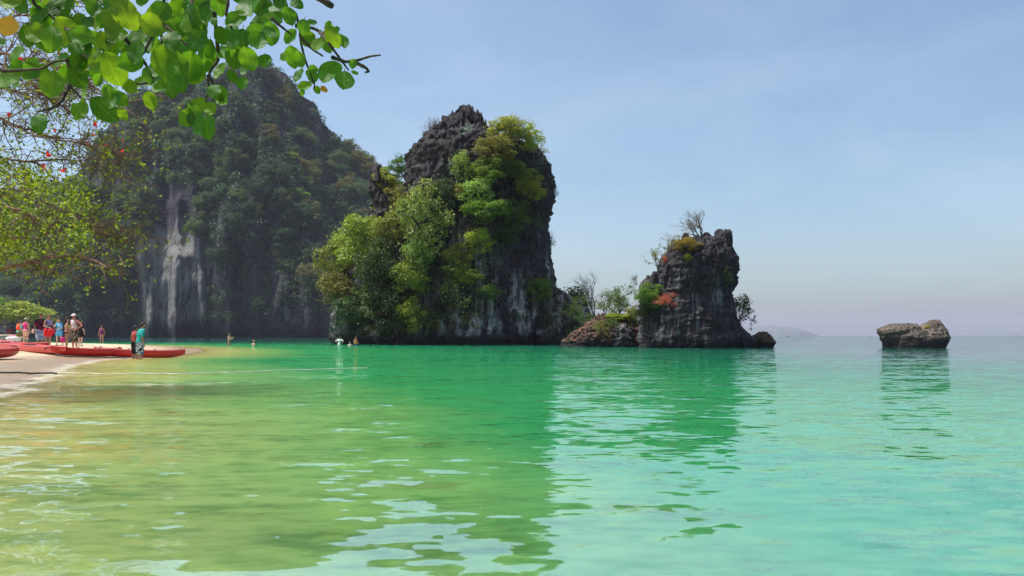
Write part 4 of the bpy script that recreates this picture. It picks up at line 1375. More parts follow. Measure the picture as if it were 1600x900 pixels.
    full.build('body', SKIN[skin], o, True)
    for sd_ in (-1, 1):
        e_ = MB()
        ball(e_, (0, 0, 0), 0.011, 8, 6)
        eo = e_.build('eye', EYE, o, True)
        eo.location = bend([(sd_ * 0.03, -0.092, 1.655)])[0]
    m_ = MB()
    ball(m_, (0, 0, 0), (0.024, 0.008, 0.006), 8, 6)
    m_.build('mouth', LIP, o, True).location = bend([(0, -0.09, 1.585)])[0]
    def wear(name, mb_, mat, test=None, vox=0.022):
        v_, q2 = remesh(mb_, vox, 3)
        if test is not None:
            v_, q2 = cropz(v_, q2, test)
        w2 = MB()
        w2.add(bend(v_), q2)
        return w2.build(name, mat, o, True)
    if bottom:
        kind, mat = bottom
        c_ = MB()
        if kind == 'bikini':
            torso(c_, 0.012)
            wear('bikini_bottom', c_, mat, lambda f: (f[:, 2] > 0.84 + 0.35 * np.abs(f[:, 0])) & (f[:, 2] < 1.0))
        elif kind == 'skirt':
            torso(c_, 0.02)
            legs(c_, 0.05, 0.45)
            wear('skirt', c_, mat, lambda f: f[:, 2] < 1.03)
        else:
            ball(c_, (0, 0.005, 0.95), (0.185, 0.135, 0.12))
            legs(c_, 0.026, {'shorts': 0.92, 'short': 0.5}[kind])
            wear('shorts', c_, mat, lambda f: f[:, 2] < 1.03)
    if top:
        kind, mat = top
        c_ = MB()
        g = 0.022 if kind in ('shirt', 'loose') else 0.012
        torso(c_, g)
        if kind in ('shirt', 'loose'):
            ball(c_, (0, 0.0, 0.98), (0.185, 0.14, 0.14))
            for sd_, nm in ((-1, arms[0]), (1, arms[1])):
                e = np.array(ARMS[nm][0]) * np.array((sd_, 1, 1))
                sh_ = np.array((sd_ * sw, 0, 1.415))
                capsule(c_, sh_, sh_ + (e - sh_) * 0.75, 0.07, 0.068)
        if kind == 'loose':
            legs(c_, 0.04, 0.2)
        tests = {'shirt': lambda f: f[:, 2] > 0.90, 'loose': lambda f: f[:, 2] > 0.74,
                 'tank': lambda f: (f[:, 2] > 0.88) & (np.abs(f[:, 0]) < 0.148),
                 'bikini': lambda f: (f[:, 2] > 1.235) & (f[:, 2] < 1.335 - 0.3 * (f[:, 1] > 0) * 0.14),
                 'suit': lambda f: (f[:, 2] > 0.84) & (f[:, 2] < 1.40) & (np.abs(f[:, 0]) < 0.16)}
        wear({'shirt': 'shirt', 'loose': 'shirt', 'tank': 'tank_top', 'bikini': 'bikini_top', 'suit': 'swimsuit'}[kind], c_, mat, tests[kind])
    if vest is not None:
        c_ = MB()
        ball(c_, (0, 0.0, 1.22), (0.215, 0.165, 0.26))
        capsule(c_, (-0.12, 0, 1.42), (0.12, 0, 1.42), 0.09, 0.09)
        wear('life_vest', c_, vest, lambda f: (f[:, 2] > 1.0) & ~((np.abs(f[:, 0]) < 0.05) & (f[:, 2] > 1.44)))
    if hair:
        c_ = MB()
        ball(c_, (0, 0.008, 1.665), (0.086, 0.102, 0.112))
        if hair_len:
            capsule(c_, (0, 0.05, 1.66), (0, 0.085, 1.62 - hair_len), 0.07, 0.045)
        wear('hair', c_, HAIR[hair], lambda f: ~((f[:, 1] < -0.02) & (f[:, 2] < 1.69)) & ~((f[:, 2] < 1.6) & (f[:, 1] < 0.03)), 0.018)
    if hat is not None:
        c_ = MB()
        ball(c_, (0, 0.0, 1.69), (0.10, 0.118, 0.088))
        v_, q2 = remesh(c_, 0.016, 2)
        v_, q2 = cropz(v_, q2, lambda f: f[:, 2] > 1.685)
        w2 = MB()
        w2.add(bend(v_), q2)
        sg = 1 if back_hat else -1
        br = []
        for r_ in (0.0, 1.0):
            for a_ in np.linspace(-1.15, 1.15, 11):
                br.append((math.sin(a_) * (0.10 + 0.012 * r_), sg * (math.cos(a_) * (0.105 + 0.10 * r_ * math.cos(a_))), 1.70 - 0.025 * r_))
        i_ = np.arange(10)
        w2.add(bend(br), np.stack([i_, i_ + 1, i_ + 12, i_ + 11], -1))
        w2.build('cap', hat, o, True)
    return o

WHITE = cloth('white_cotton', (0.75, 0.72, 0.70))
person(40, 46.0, 172, 'person seen from behind in a pink top, white shorts and pale cap', 1.66, 'pale', ('down', 'back'), ('tank', cloth('hot_pink', (0.80, 0.05, 0.22))),
       ('short', cloth('pink_white_shorts', (0.75, 0.55, 0.5), (0.8, 0.25, 0.22), 10, 0.52)), 'dark', 0.0, cloth('cap_beige', (0.55, 0.50, 0.36)), female=True, back_hat=False)
person(29.5, 45.2, 165, 'shorter person in an orange life vest beside the one in pink', 1.50, 'pale', ('down', 'hold'), ('shirt', cloth('aqua', (0.15, 0.5, 0.5))),
       ('short', cloth('olive_shorts', (0.16, 0.15, 0.04))), 'brown', 0.0, vest=cloth('orange_vest', (0.85, 0.10, 0.03)), female=True)
person(62, 37.0, 60, 'man in a black and maroon shirt and blue shorts looking down', 1.72, 'brown', ('down', 'hold'), ('shirt', cloth('black_maroon', (0.014, 0.012, 0.014), (0.14, 0.02, 0.06), 5, 0.56)),
       ('shorts', cloth('blue_denim', (0.20, 0.30, 0.48), (0.5, 0.55, 0.62), 5, 0.55)), 'dark', lean=0.16)
person(74.5, 36.4, 68, 'woman with auburn hair, blue wrap top and red shorts facing right', 1.66, 'tan', ('hold', 'hold'), ('tank', cloth('blue_lilac', (0.30, 0.32, 0.55), (0.02, 0.025, 0.09), 6, 0.52)),
       ('short', cloth('red_shorts', (0.75, 0.03, 0.04))), 'auburn', 0.1, cloth('visor_brown', (0.16, 0.10, 0.07)), lean=0.10, female=True)
person(92.5, 46.0, -8, 'person in a loose blue floral shirt with a hand raised to the mouth', 1.66, 'pale', ('mouth', 'hold'), ('loose', cloth('blue_floral', (0.05, 0.35, 0.68), (0.6, 0.75, 0.82), 9, 0.56)),
       ('short', cloth('blue_shorts', (0.10, 0.35, 0.60))), 'brown', 0.0, female=True, step=0.15)
person(104, 33.6, 128, 'woman with dark hair in a black and yellow bikini turned away', 1.50, 'tan', ('down', 'fold'), ('bikini', cloth('yellow_bikini', (0.62, 0.60, 0.10))),
       ('bikini', cloth('black_bikini', (0.015, 0.014, 0.016))), 'dark', 0.22, lean=0.03, female=True)
person(116.5, 34.6, -18, 'man in a white cap, pale tank top and camouflage shorts, hand on hip', 1.68, 'ruddy', ('down', 'hip'), ('tank', cloth('lilac_white', (0.66, 0.58, 0.60))),
       ('shorts', cloth('camo', (0.06, 0.045, 0.035), (0.26, 0.21, 0.15), 9, 0.52)), None, 0.0, WHITE, lean=0.03, head_turn=0.3)
person(125.5, 44.0, 160, 'person in a black dress half hidden behind the man in the pale tank top', 1.62, 'pale', ('down', 'hold'), ('loose', cloth('black_dress', (0.012, 0.012, 0.014))), ('skirt', cloth('black_skirt', (0.014, 0.013, 0.015))), 'dark', 0.1, female=True)
person(159, 66.0, 5, 'woman in a purple one piece swimsuit standing at the water on the spit', 1.62, 'tan', ('down', 'down'), ('suit', cloth('purple_suit', (0.22, 0.03, 0.16))), None, 'dark', 0.0, female=True)
person(210.5, 29.0, 150, 'person in a red top and black shorts hidden behind the man in teal', 1.46, 'brown', ('down', 'down'), ('tank', cloth('dull_red', (0.42, 0.06, 0.06))), ('shorts', cloth('black_shorts', (0.012, 0.012, 0.014))), 'dark', lean=0.06, z0=-0.15)
person(218, 28.5, 140, 'man in a teal shirt and patterned board shorts wading by the kayak', 1.64, 'tan', ('down', 'down'), ('shirt', cloth('teal', (0.02, 0.30, 0.27))),
       ('shorts', cloth('board_shorts', (0.02, 0.022, 0.03), (0.62, 0.66, 0.70), 8, 0.47, (0.06, 0.12, 0.32))), 'dark', lean=0.16, z0=-0.22)
person(358, 66.0, 70, 'woman in a dark bikini wading and looking at the phone in her hands', 1.66, 'pale', ('phone', 'phone'), ('bikini', cloth('navy_bikini', (0.03, 0.03, 0.05))), ('bikini', cloth('navy_bottom', (0.03, 0.03, 0.05))), 'dark', 0.05, lean=0.03, female=True, z0=-0.52)
person(396, 70.0, 150, 'swimmer with a pink cap low in the water beyond the spit', 1.66, 'pale', ('hold', 'hold'), ('tank', cloth('pale_pink', (0.75, 0.42, 0.36))), None, 'dark', 0.0, cloth('pink_cap', (0.8, 0.30, 0.26)), z0=-1.18, female=True)
person(530.5, 72.5, 170, 'bather in a white shirt standing waist deep at the foot of the tall stack', 1.72, 'tan', ('hip', 'hip'), ('shirt', cloth('white_green', (0.70, 0.76, 0.66))), ('short', WHITE), 'dark', z0=-0.85)
person(547, 72.0, 0, 'bather sunk to the shoulders near the foot of the tall stack', 1.66, 'pale', ('hold', 'hold'), ('tank', cloth('light_top', (0.75, 0.55, 0.55))), None, 'dark', z0=-1.28)
person(556, 72.0, 40, 'bather in a red and yellow vest waist deep by the tall stack', 1.66, 'tan', ('hold', 'hold'), None, ('short', cloth('navy_shorts', (0.02, 0.10, 0.25))), 'auburn', 0.1, vest=cloth('red_yellow_vest', (0.75, 0.10, 0.12), (0.85, 0.50, 0.05), 5, 0.52), z0=-0.85)

# phone, drink, bags and towels are things of their own
def small_box(name, loc, dims, rz, mat, label, cat, bulge=0.12):
    b = MB()
    ball(b, (0, 0, 0), 1.0, 14, 10)
    v = b.v[0]
    b.v[0] = np.sign(v) * np.abs(v) ** 0.55 * np.array(dims) * (1 + bulge * 0.4 * fbm(v[:, 0] * 2, v[:, 1] * 2, v[:, 2] * 2 + loc[0], 2))[:, None]
    o_ = b.build(name, mat, None, True)
    o_.location = loc
    o_.rotation_euler = (0, 0, rz)
    return tag(o_, label, cat)
small_box('phone', P(364, 524.0, 65.9), (0.04, 0.008, 0.075), 0.3, BLK, 'small dark phone held up by the wading woman', 'phone', 0)
small_box('drink_cup', P(51.5, 517.5, 36.6), (0.05, 0.05, 0.11), 0.2, cloth('coral_white', (0.75, 0.30, 0.22), (0.8, 0.75, 0.7), 6, 0.5), 'coral and white drink cup held low by the man in black', 'cup')
small_box('shoulder_bag', P(80.5, 518.5, 36.0), (0.14, 0.09, 0.13), 0.5, cloth('red_bag', (0.72, 0.03, 0.04)), 'red bag held against the red shorts of the auburn haired woman', 'bag')
small_box('beach_bag', P(97.8, 531.0, 33.4), (0.09, 0.07, 0.12), 0.2, cloth('magenta_bag', (0.70, 0.04, 0.20)), 'small magenta bag hanging from the bikini woman\'s hand', 'bag')
small_box('towel', P(20.5, 529.8, 40.0), (0.34, 0.22, 0.13), 0.3, WHITE, 'white towel heaped on the left end of the rear kayak', 'towel', 0.6)
small_box('towel', P(20.0, 526.8, 40.1), (0.16, 0.14, 0.10), 0.9, cloth('pink_towel', (0.75, 0.12, 0.32)), 'pink cloth on top of the white towel heap', 'towel', 0.6)
for px_, py_, w_, c_, lab in ((6, 516.5, 0.9, (0.30, 0.28, 0.28), 'grey bundle on the far sand at the left edge'), (15, 517.0, 0.8, (0.5, 0.06, 0.06), 'red bag on the far sand under the bright shrub'),
                              (11, 518.5, 0.7, (0.45, 0.40, 0.40), 'pale bag in front of the red one on the far sand')):
    small_box('beach_bag', P(px_, py_, 204.0), (w_, 0.5, 0.55), 0.3, cloth(lab.replace(' ', '_'), c_), lab, 'bag', 0.5)

# ------------------------------------------------------------------ rope, foam, flotsam, boats
ROPE = simple('wet_rope', (0.05, 0.045, 0.04), 0.8, 0.3, 30)
ROPEW = simple('foamy_rope', (0.62, 0.64, 0.55), 0.7, 0.2, 30)
def rope_pts(rows):
    pts = []
    for px_, py_ in rows:
        g_ = gnd(px_, py_)
        pts.append((g_.x, g_.y, max(0.0, sand_at(g_.x, g_.y)) + 0.03))
    pts = np.array(pts)
    t = np.linspace(0, len(pts) - 1, 90)
    out = np.stack([np.interp(t, np.arange(len(pts)), pts[:, c_]) for c_ in range(3)], -1)
    out[:, 1] += 0.10 * np.sin(t * 4.1) + 0.05 * np.sin(t * 11)
    return out
mb = MB()
tube(mb, rope_pts([(-40, 583.2), (0, 583.8), (30, 584.6), (60, 585.2), (92, 585.4)]), 0.022, 6)
ro = mb.build('rope', ROPE, None, True)
tag(ro, 'dark mooring rope running from the sand into the shallow water', 'rope')
mb = MB()
tube(mb, rope_pts([(90, 585.4), (160, 585.8), (230, 586.2), (300, 585.6), (370, 583.6), (450, 580.4), (520, 578.2), (575, 577.0)]), 0.012, 6)
mb.build('floating_line', ROPEW, ro, True)

k = NT('sea_foam')
n1 = k.noise(k.pos((1, 1, 1)), 3.4, 7, 0.75)
n2 = k.noise(k.pos((3, 3, 3)), 5.0, 4, 0.7)
uvw = k.n('ShaderNodeAttribute', attribute_name='edge').outputs['Fac']
al = k.ramp(k.math('ADD', k.math('MULTIPLY', k.math('ADD', n1, n2), 0.5), k.math('MULTIPLY', uvw, 0.35)), [(0.66, 0.0), (0.90, 0.7)])
b = k.principled((0.66, 0.61, 0.50), 0.6, 0.3)
tr = k.n('ShaderNodeBsdfTransparent')
mx = k.n('ShaderNodeMixShader')
k.l(al, mx.inputs[0]); k.l(tr.outputs[0], mx.inputs[1]); k.l(b.outputs[0], mx.inputs[2])
FOAM = k.done(mx)
mb = MB()
line = SHORE[2:9]
t = np.linspace(0, len(line) - 1, 400)
lx, ly = np.interp(t, np.arange(len(line)), line[:, 0]), np.interp(t, np.arange(len(line)), line[:, 1])
tx, ty = np.gradient(lx), np.gradient(ly)
ln_ = np.hypot(tx, ty)
nx_, ny_ = ty / ln_, -tx / ln_
V3, ed = [], []
offs = np.linspace(-0.4, 0.7, 9)
for i_ in range(400):
    wob = 0.35 * float(fbm(lx[i_] * 0.7, ly[i_] * 0.7, 2.0, 3))
    wd_ = 0.7
    for o_ in offs:
        x_, y_ = lx[i_] + nx_[i_] * (o_ * wd_ + wob), ly[i_] + ny_[i_] * (o_ * wd_ + wob)
        V3.append((x_, y_, max(0.0, sand_at(x_, y_)) + 0.012))
        ed.append(1 - abs(o_ - 0.2) / 0.8)
i_ = np.arange(399)[:, None] * 9 + np.arange(8)[None, :]
mb.add(V3, np.stack([i_, i_ + 9, i_ + 10, i_ + 1], -1).reshape(-1, 4))
me = mb.mesh('sea_foam', True)
at_ = me.attributes.new('edge', 'FLOAT', 'POINT')
at_.data.foreach_set('value', np.clip(np.array(ed), -0.5, 1).astype(np.float32))
fo = link('sea_foam', me, FOAM)
fo['kind'] = 'stuff'

def far_boat(px_, py_, d_, L_, label):
    o_ = thing('boat', ((px_ - 800) / F * d_, d_, 0), label, 'boat')
    hb, cb = MB(), MB()
    ts = np.linspace(-1, 1, 15)
    V_ = []
    for t_ in ts:
        w_ = L_ * 0.11 * (1 - abs(t_) ** 2.5) + 0.03
        g_ = L_ * (0.09 + 0.10 * max(0, t_) ** 3)
        for u_, z_ in ((-1, 1), (-0.8, 0.3), (0, 0), (0.8, 0.3), (1, 1)):
            V_.append((t_ * L_ / 2, u_ * w_, g_ * z_ - 0.1))
    i_ = np.arange(14)[:, None] * 5 + np.arange(4)[None, :]
    hb.add(V_, np.stack([i_, i_ + 5, i_ + 6, i_ + 1], -1).reshape(-1, 4))
    hb.build('hull', BARK_D, o_, True)
    for x_ in (-0.22, 0.12):
        for y_ in (-0.08, 0.08):
            tube(cb, [(x_ * L_, y_ * L_, 0), (x_ * L_, y_ * L_, L_ * 0.24)], 0.03 * L_ / 6, 5)
    b_ = L_ * 0.24
    cb.add([(-.3 * L_, -.11 * L_, b_), (.2 * L_, -.11 * L_, b_), (.2 * L_, .11 * L_, b_), (-.3 * L_, .11 * L_, b_), (-.3 * L_, 0, b_ + .04 * L_), (.2 * L_, 0, b_ + .04 * L_)],
           [(0, 1, 5, 4), (2, 3, 4, 5), (1, 0, 3, 2)], [(0, 4, 3), (1, 2, 5)])
    cb.build('canopy', BLK, o_)
    o_.rotation_euler = (0, 0, 0.5)
    return o_
far_boat(1232, 524, 900, 5.0, 'tiny dark boat on the horizon below the far island')
far_boat(1358, 525, 900, 4.0, 'tiny dark boat on the horizon just left of the lone rock')

# ------------------------------------------------------------------ twiggy tree at the left edge
rs = np.random.RandomState(9)
o_tree = thing('beach_tree', (-11.4, 12.0, 0.3), 'tangled tree with twiggy branches and bright small leaves at the left edge', 'tree')
inv = Matrix.Translation((11.4, -12.0, -0.3))
def tp(px_, py_, d_):
    return np.array(inv @ P(px_, py_, d_))
trunk_top = tp(-260, 250, 12.2)
mb = MB()
tube(mb, [(-0.3, 0.1, -0.5), (-0.5, 0.1, 0.8), tp(-300, 400, 12.2), trunk_top, tp(-240, 60, 12.3)], [0.24, 0.20, 0.17, 0.14, 0.08], 10)
mb.build('trunk', BARK_D, o_tree, True)
BOUGHS = [
    ([(-250, 200), (-120, 100), (0, 82), (60, 92), (120, 115), (170, 150), (222, 190)], 11.5, 0.030, 60),
    ([(-250, 220), (-100, 110), (0, 98), (45, 125), (80, 155), (118, 178)], 12.5, 0.036, 60),
    ([(-255, 300), (-60, 190), (0, 182), (30, 200), (80, 215), (140, 225), (205, 242)], 12.0, 0.034, 60),
    ([(-275, 430), (-80, 432), (0, 420), (40, 412), (85, 397), (140, 405), (170, 418), (207, 408)], 11.0, 0.042, 30),
    ([(-265, 330), (-90, 330), (0, 318), (35, 330), (60, 345)], 10.8, 0.035, 22),
    ([(-260, 300), (-90, 290), (20, 295), (100, 330), (150, 345), (215, 372)], 12.4, 0.030, 40),
    ([(-240, 80), (-100, 20), (10, 30), (60, 20), (118, -5)], 12.5, 0.026, 60),
    ([(-268, 380), (-100, 370), (60, 372), (130, 350), (170, 368), (218, 388)], 11.8, 0.030, 40),
    ([(-255, 270), (-100, 240), (40, 252), (110, 250), (165, 262), (190, 255)], 13.0, 0.028, 50),
    ([(-245, 140), (-100, 130), (10, 140), (60, 150), (100, 140), (140, 120)], 13.5, 0.026, 70),
]
tw, lv, dense_at = MB(), [], []
for rows, d_, r_, nt in BOUGHS:
    pts = np.array([tp(x_, y_, d_ + 0.25 * math.sin(i_ * 2.1 + d_)) for i_, (x_, y_) in enumerate(rows)])
    t = np.linspace(0, len(pts) - 1, 26)
    pp = np.stack([np.interp(t, np.arange(len(pts)), pts[:, c_]) for c_ in range(3)], -1)
    pp[1:-1] += rs.normal(size=(24, 3)) * 0.012
    b = MB()
    tube(b, pp, np.linspace(r_, r_ * 0.25, 26), 6)
    b.build('bough', BARK_R, o_tree, True)
    for _ in range(nt):
        i_ = rs.randint(7, 25)
        p0 = pp[i_]
        ax = unit(pp[i_] - pp[i_ - 3])
        d0 = unit(ax * 0.7 + rs.normal(size=3) * np.array([0.6, 0.7, 0.7]))
        L_ = rs.uniform(0.35, 1.0)
        q_ = [p0]
        for s_ in range(5):
            d0 = unit(d0 + rs.normal(size=3) * 0.28)
            q_.append(q_[-1] + d0 * L_ / 5)
        tube(tw, q_, np.linspace(0.010, 0.004, 6), 4, False)
        for _2 in range(5):
            a_ = q_[rs.randint(1, 6)]
            d1 = unit(d0 + rs.normal(size=3) * 0.8)
            L2 = rs.uniform(0.12, 0.4)
            e_ = [a_, a_ + d1 * L2 * 0.5, a_ + unit(d1 + rs.normal(size=3) * 0.4) * L2]
            tube(tw, e_, [0.005, 0.004, 0.0025], 3, False)
            lv.append(e_[-1])
        lv.append(q_[-1])
tag(tw.build('twigs', BARK_R, o_tree), None, None, None, 'stuff')
lv = np.array(lv)
def leaf_blob(mb_, centers, per, spread, size):
    for c_ in centers:
        n_ = max(1, int(per * rs.uniform(0.4, 1.5)))
        leaf_quads(mb_, c_ + rs.normal(size=(n_, 3)) * spread, unit(rs.normal(size=(n_, 3)) + np.array([0, -0.3, 0.5])), size, rs, 0.75)
fol = MB()
leaf_blob(fol, lv[rs.rand(len(lv)) < 0.6], 3.0, 0.035, 0.06)
cl = []
for _ in range(190):      # the dense green part
    x_, y_ = rs.uniform(-120, 135), rs.uniform(258, 412)
    if ((x_ - 30) / 118) ** 2 + ((y_ - 335) / 82) ** 2 < 1 and not (x_ > 60 and y_ < 280):
        cl.append(tp(x_, y_, rs.uniform(9.6, 15.0)))
leaf_blob(fol, cl, 72, 0.10, 0.056)
fo_ = fol.build('foliage', leaf_mat('beach_tree_leaf', (0.04, 0.11, 0.015), (0.28, 0.42, 0.035), 0.45), o_tree)
tag(fo_, None, None, None, 'stuff')
redf = MB()
cr_ = [tp(x_, y_, 11.3) for x_, y_ in ((10, 182), (140, 222), (76, 240), (66, 262), (100, 268), (120, 222), (85, 205), (110, 30), (88, 83), (28, 92), (192, 218), (150, 195), (190, 238), (148, 210), (170, 228), (60, 70))]
leaf_blob(redf, cr_, 2.2, 0.02, 0.085)
tag(redf.build('red_foliage', leaf_mat('red_leaf', (0.50, 0.03, 0.03), (0.75, 0.12, 0.06), 0.5), o_tree), 'scattered red leaves', None, None, 'stuff')

# ------------------------------------------------------------------ broad leaved branch overhead
k = NT('broad_leaf')
co = k.n('ShaderNodeTexCoord').outputs['Object']
sx = k.n('ShaderNodeSeparateXYZ'); k.l(co, sx.inputs[0])
ax_ = k.math('ABSOLUTE', sx.outputs[0])
vn = k.math('SINE', k.math('MULTIPLY', k.math('SUBTRACT', sx.outputs[1], k.math('MULTIPLY', ax_, 0.7)), 46.0))
veins = k.math('MAXIMUM', k.ramp(vn, [(0.90, 0.0), (1.0, 0.5)]), k.ramp(ax_, [(0.0, 0.9), (0.022, 0.0)]))
oi = k.n('ShaderNodeObjectInfo').outputs['Random']
nz = k.noise(co, 5.0, 4, 0.6)
base = k.ramp(oi, [(0.0, (0.030, 0.105, 0.012)), (0.6, (0.05, 0.15, 0.012)), (0.92, (0.10, 0.19, 0.015))])
base = k.mix(k.ramp(nz, [(0.35, 0.35), (0.6, 0.0)]), base, (0.025, 0.075, 0.012))
base = k.mix(k.math('MULTIPLY', veins, 0.55), base, (0.16, 0.25, 0.05))
spot = k.noise(co, 17.0, 2, 0.5)
base = k.mix(k.ramp(spot, [(0.70, 0.0), (0.75, 0.7)]), base, (0.10, 0.06, 0.02))
tcol = k.mix(1.0, base, (3.3, 2.6, 0.8), 'MULTIPLY')
b = k.principled(base, 0.48, 0.35, k.bump(k.math('ADD', veins, nz), 0.3, 0.01))
t_ = k.n('ShaderNodeBsdfTranslucent'); k.l(tcol, t_.inputs['Color'])
mx = k.n('ShaderNodeMixShader'); mx.inputs[0].default_value = 0.6
k.l(b.outputs[0], mx.inputs[1]); k.l(t_.outputs[0], mx.inputs[2])
BROAD = k.done(mx)
ORANGE = leaf_mat('withered_leaf', (0.50, 0.20, 0.03), (0.62, 0.28, 0.05), 0.5)

def broad_leaf(seed):
    r_ = random.Random(seed)
    mb_ = MB()
    nu_, nv_ = 11, 7
    V_ = []
    fold, curl, wav = r_.uniform(0.05, 0.5), r_.uniform(-0.7, 0.7), r_.uniform(0.015, 0.05)
    asy = r_.uniform(-0.05, 0.05)
    for a_ in range(nu_):
        u_ = a_ / (nu_ - 1)
        w_ = 0.43 * math.sin(math.pi * min(1, u_ ** 0.85 * 0.985 + 0.012)) ** 0.62 * (0.80 + 0.25 * u_)
        for c_ in range(nv_):
            x_ = (c_ / (nv_ - 1) * 2 - 1)
            V_.append((x_ * w_ + asy * u_, u_, fold * abs(x_) * w_ + curl * (u_ - 0.4) ** 2 * 0.8 + wav * math.sin(u_ * 13 + x_ * 2 + seed) * abs(x_)))
    i_ = np.arange(nu_ - 1)[:, None] * nv_ + np.arange(nv_ - 1)[None, :]
    mb_.add(V_, np.stack([i_, i_ + 1, i_ + nv_ + 1, i_ + nv_], -1).reshape(-1, 4))
    tube(mb_, [(0, -0.14, 0.02), (0, 0.0, 0.0)], [0.016, 0.013], 4)
    return mb_.mesh('leaf', True)
LEAVES = [broad_leaf(s) for s in range(8)]
o_al = thing('broad_leaved_tree', (-4.6, 3.4, 0.4), 'overhanging branch with large round translucent green leaves at top left', 'tree')
inv2 = Matrix.Translation((4.6, -3.4, -0.4))
mb = MB()
tube(mb, [(-0.1, 0, -0.6), (0.05, 0, 0.9), (0.2, 0.1, 1.9), (0.6, 0.2, 2.6)], [0.20, 0.16, 0.13, 0.09], 10)
mb.build('trunk', BARK_D, o_al, True)
STEMS = [
    [(-430, -150), (-150, -120), (60, -90), (250, -60), (400, -50), (470, -20), (520, 10)],
    [(250, -60), (257, 0), (250, 33), (235, 62), (222, 88), (188, 82)], [(250, 33), (272, 52), (297, 76)], [(250, 33), (252, 52), (253, 72)],
    [(60, -90), (50, 5), (75, 20), (97, 42), (120, 78), (155, 105)], [(97, 42), (118, 52), (142, 55)],
    [(-150, -120), (-40, 60), (0, 112), (32, 110), (65, 108), (85, 96), (105, 94)], [(105, 94), (109, 112), (109, 135), (130, 157)], [(109, 135), (92, 163), (76, 172), (58, 174)],
    [(340, -60), (357, 0), (353, 22), (362, 45), (375, 67)], [(335, 20), (342, 94), (330, 108), (325, 122), (326, 142), (318, 172)], [(326, 118), (332, 130), (342, 140)],
    [(430, -45), (438, 6), (447, 13), (462, 20), (468, 42), (470, 68), (479, 100), (492, 133), (490, 140)],
    [(425, 30), (440, 42), (455, 54)], [(462, 40), (490, 44), (508, 54), (528, 52)], [(500, 50), (512, 65), (530, 90), (545, 110)], [(470, 60), (490, 78), (505, 88)],
    [(520, 90), (540, 97), (560, 94), (578, 88), (595, 86)], [(556, 98), (572, 106), (577, 112), (570, 113)],
    [(170, -75), (185, 10), (210, 30), (232, 35), (205, 32)], [(195, 60), (228, 100), (240, 128), (215, 132), (195, 126)], [(300, -55), (300, 20), (305, 40)], [(120, -85), (150, 0), (165, 10)],
]
srs = random.Random(3)
for st in STEMS:
    dd = 3.3 + srs.uniform(-0.2, 0.2)
    if st[0][1] < -40 and len(st) > 6 and st[0][0] == -430:
        dd = 3.3
    pts = np.array([np.array(inv2 @ P(x_, y_, 3.3 if i_ == 0 else dd)) for i_, (x_, y_) in enumerate(st)])
    t = np.linspace(0, len(pts) - 1, 6 * len(pts))
    pp = np.stack([np.interp(t, np.arange(len(pts)), pts[:, c_]) for c_ in range(3)], -1)
    for _ in range(2):
        pp[1:-1] = (pp[:-2] + pp[1:-1] * 2 + pp[2:]) / 4
    r_ = 0.0085 if st[0][0] != -430 else 0.05
    b = MB()
    tube(b, pp, np.linspace(r_, 0.0035 if r_ < 0.02 else 0.012, len(pp)) * np.array([1.0 + 0.25 * (j_ % 5 == 0) for j_ in range(len(pp))]), 6)
    b.build('branch', BARK_D, o_al, True)
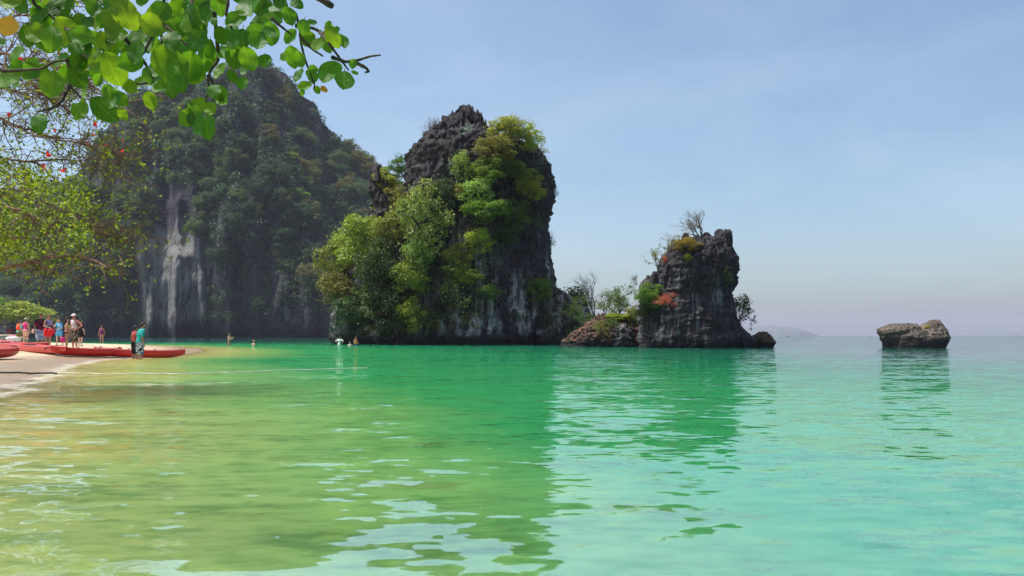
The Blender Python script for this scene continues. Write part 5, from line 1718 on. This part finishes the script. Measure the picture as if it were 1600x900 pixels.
LV = [(18, 4, 36, 80), (12, 42, 34, 0, 1), (0, 70, 26, 60), (93, 14, 42, 20), (80, 60, 44, -5), (100, 66, 40, 20), (128, 58, 40, 75), (118, 75, 30, 5), (52, 110, 36, 95), (14, 122, 42, -25), (30, 128, 28, 20),
      (82, 132, 44, 5), (61, 192, 42, 8), (108, 116, 38, -25), (122, 122, 34, 25), (124, 172, 34, -20), (134, 168, 30, 15), (164, 172, 50, 35), (176, 160, 40, 10), (186, 154, 30, 55), (176, 108, 52, 10), (204, 100, 42, -50),
      (186, 30, 62, -10), (196, 22, 54, 10), (146, 14, 34, 5), (168, 6, 30, 40), (226, 4, 32, 10), (252, 18, 48, -10), (300, 26, 44, 25), (284, 10, 42, -30), (310, 54, 42, 10), (290, 36, 34, 30),
      (258, 100, 54, -8), (282, 104, 54, 12), (296, 104, 46, -5), (236, 157, 34, 5), (266, 138, 32, 30), (204, 134, 26, 70), (170, 144, 24, 10), (147, 88, 30, 60), (134, 146, 24, 20),
      (308, 186, 48, 20), (312, 172, 44, -40), (294, 184, 34, -60), (324, 198, 42, 8), (330, 170, 30, 30), (348, 158, 26, 40), (334, 142, 30, 0), (343, 148, 34, 10),
      (311, 58, 44, -30), (314, 18, 44, 40), (342, 8, 32, 10), (334, 33, 18, 0), (370, 32, 42, -50), (392, 12, 52, 15), (404, 38, 40, 0), (348, 56, 28, 30), (366, 62, 34, -20), (402, 66, 32, 10),
      (434, 28, 28, 60), (463, 6, 26, 70), (452, 26, 30, 20), (487, 37, 18, 80), (474, 42, 26, 0), (455, 58, 32, -45), (482, 62, 32, 15), (498, 72, 30, -15), (514, 64, 40, 0), (520, 58, 40, 10), (514, 42, 22, 170),
      (534, 66, 30, 15), (527, 45, 12, 10), (456, 90, 34, 5), (447, 88, 30, -20), (470, 92, 30, 20), (467, 118, 32, -15), (487, 118, 30, 10), (490, 108, 22, 80), (476, 136, 22, -50), (472, 144, 14, -20), (496, 141, 15, 15), (506, 140, 15, 40, 1),
      (515, 116, 40, -10), (538, 126, 36, 15), (524, 106, 30, -50), (552, 100, 16, 170), (554, 115, 14, 60), (378, 60, 32, -10), (366, 88, 42, -15), (388, 92, 36, 15), (414, 98, 30, 5), (379, 130, 26, 0), (398, 52, 44, -20),
      (346, 112, 28, -15), (362, 120, 22, 10), (304, 112, 44, -20), (236, 72, 40, 20), (222, 48, 44, -30), (240, 40, 40, 40), (214, 82, 38, 0), (230, 118, 32, -10), (150, 100, 30, 30), (160, 70, 30, -40), (268, 62, 40, 10), (330, 78, 34, -10),
      (420, 52, 34, 15), (384, 110, 24, 20), (442, 12, 24, -20), (205, 62, 36, 25), (64, 22, 34, -20), (36, 8, 30, 30), (100, 34, 34, -40), (272, 124, 34, 0), (352, 84, 36, 25), (330, 104, 30, -30), (416, 20, 36, 20), (318, 36, 36, -15),
      (140, 36, 30, 50), (110, 8, 26, -30), (176, 66, 32, 15), (154, 124, 24, -40), (192, 178, 24, 30), (248, 140, 26, 50)]
for _ in range(64):      # the thick top of the spray, partly behind the front leaves
    x_ = srs.uniform(40, 440)
    LV.append((x_, srs.uniform(-25, 62) + (18 if 150 < x_ < 330 else 0), srs.uniform(30, 46), srs.uniform(-60, 60)))
for _ in range(36):      # fuller underside
    x_ = srs.uniform(20, 330)
    LV.append((x_, srs.uniform(60, 140) - 0.08 * abs(x_ - 200), srs.uniform(24, 40), srs.uniform(-45, 45)))
for i_, lf in enumerate(LV):
    x_, y_, L_, th = lf[:4]
    odd = len(lf) > 4
    d_ = 3.3 + srs.uniform(-0.35, 0.35) + (0.3 if i_ > len(LV) - 101 else 0)
    th = math.radians(th + srs.uniform(-12, 12))
    tip = Vector((math.sin(th), srs.uniform(-0.5, 0.5), -math.cos(th))).normalized()
    nz_ = Vector((srs.uniform(-0.6, 0.6), -1.0, srs.uniform(-0.5, 0.7)))
    xax = tip.cross(nz_).normalized()
    nz_ = xax.cross(tip).normalized()
    S = L_ * srs.uniform(0.80, 1.10) * d_ / F
    q_ = link('leaf', LEAVES[i_ % 8], ORANGE if odd else BROAD, o_al)
    base_ = P(x_, y_, d_) - tip * (S * 0.5)
    M = Matrix((xax, tip, nz_)).transposed().to_4x4()
    M = Matrix.Translation(inv2 @ base_) @ M @ Matrix.Diagonal((S * srs.uniform(0.9, 1.1), S, S, 1))
    q_.matrix_local = M
    if odd:
        q_['label'] = 'withered orange leaf'

# ------------------------------------------------------------------ haze: the sea air between here and the horizon
mb = MB()
X0, X1, Y0, Y1, Z0, Z1 = -8200, 8200, -1000, 8400, -3.8, 190
mb.add([(X0, Y0, Z0), (X1, Y0, Z0), (X1, Y1, Z0), (X0, Y1, Z0), (X0, Y0, Z1), (X1, Y0, Z1), (X1, Y1, Z1), (X0, Y1, Z1)],
       [(0, 3, 2, 1), (4, 5, 6, 7), (0, 1, 5, 4), (1, 2, 6, 5), (2, 3, 7, 6), (3, 0, 4, 7)])
hz = NT('haze_air')
pv = hz.n('ShaderNodeVolumePrincipled')
pv.inputs['Color'].default_value = (0.76, 0.77, 0.96, 1)
pv.inputs['Density'].default_value = 0.00014
pv.inputs['Anisotropy'].default_value = 0.1
hz.l(pv.outputs[0], hz.out.inputs['Volume'])
haze = mb.build('haze', hz.m)
haze['kind'] = 'stuff'
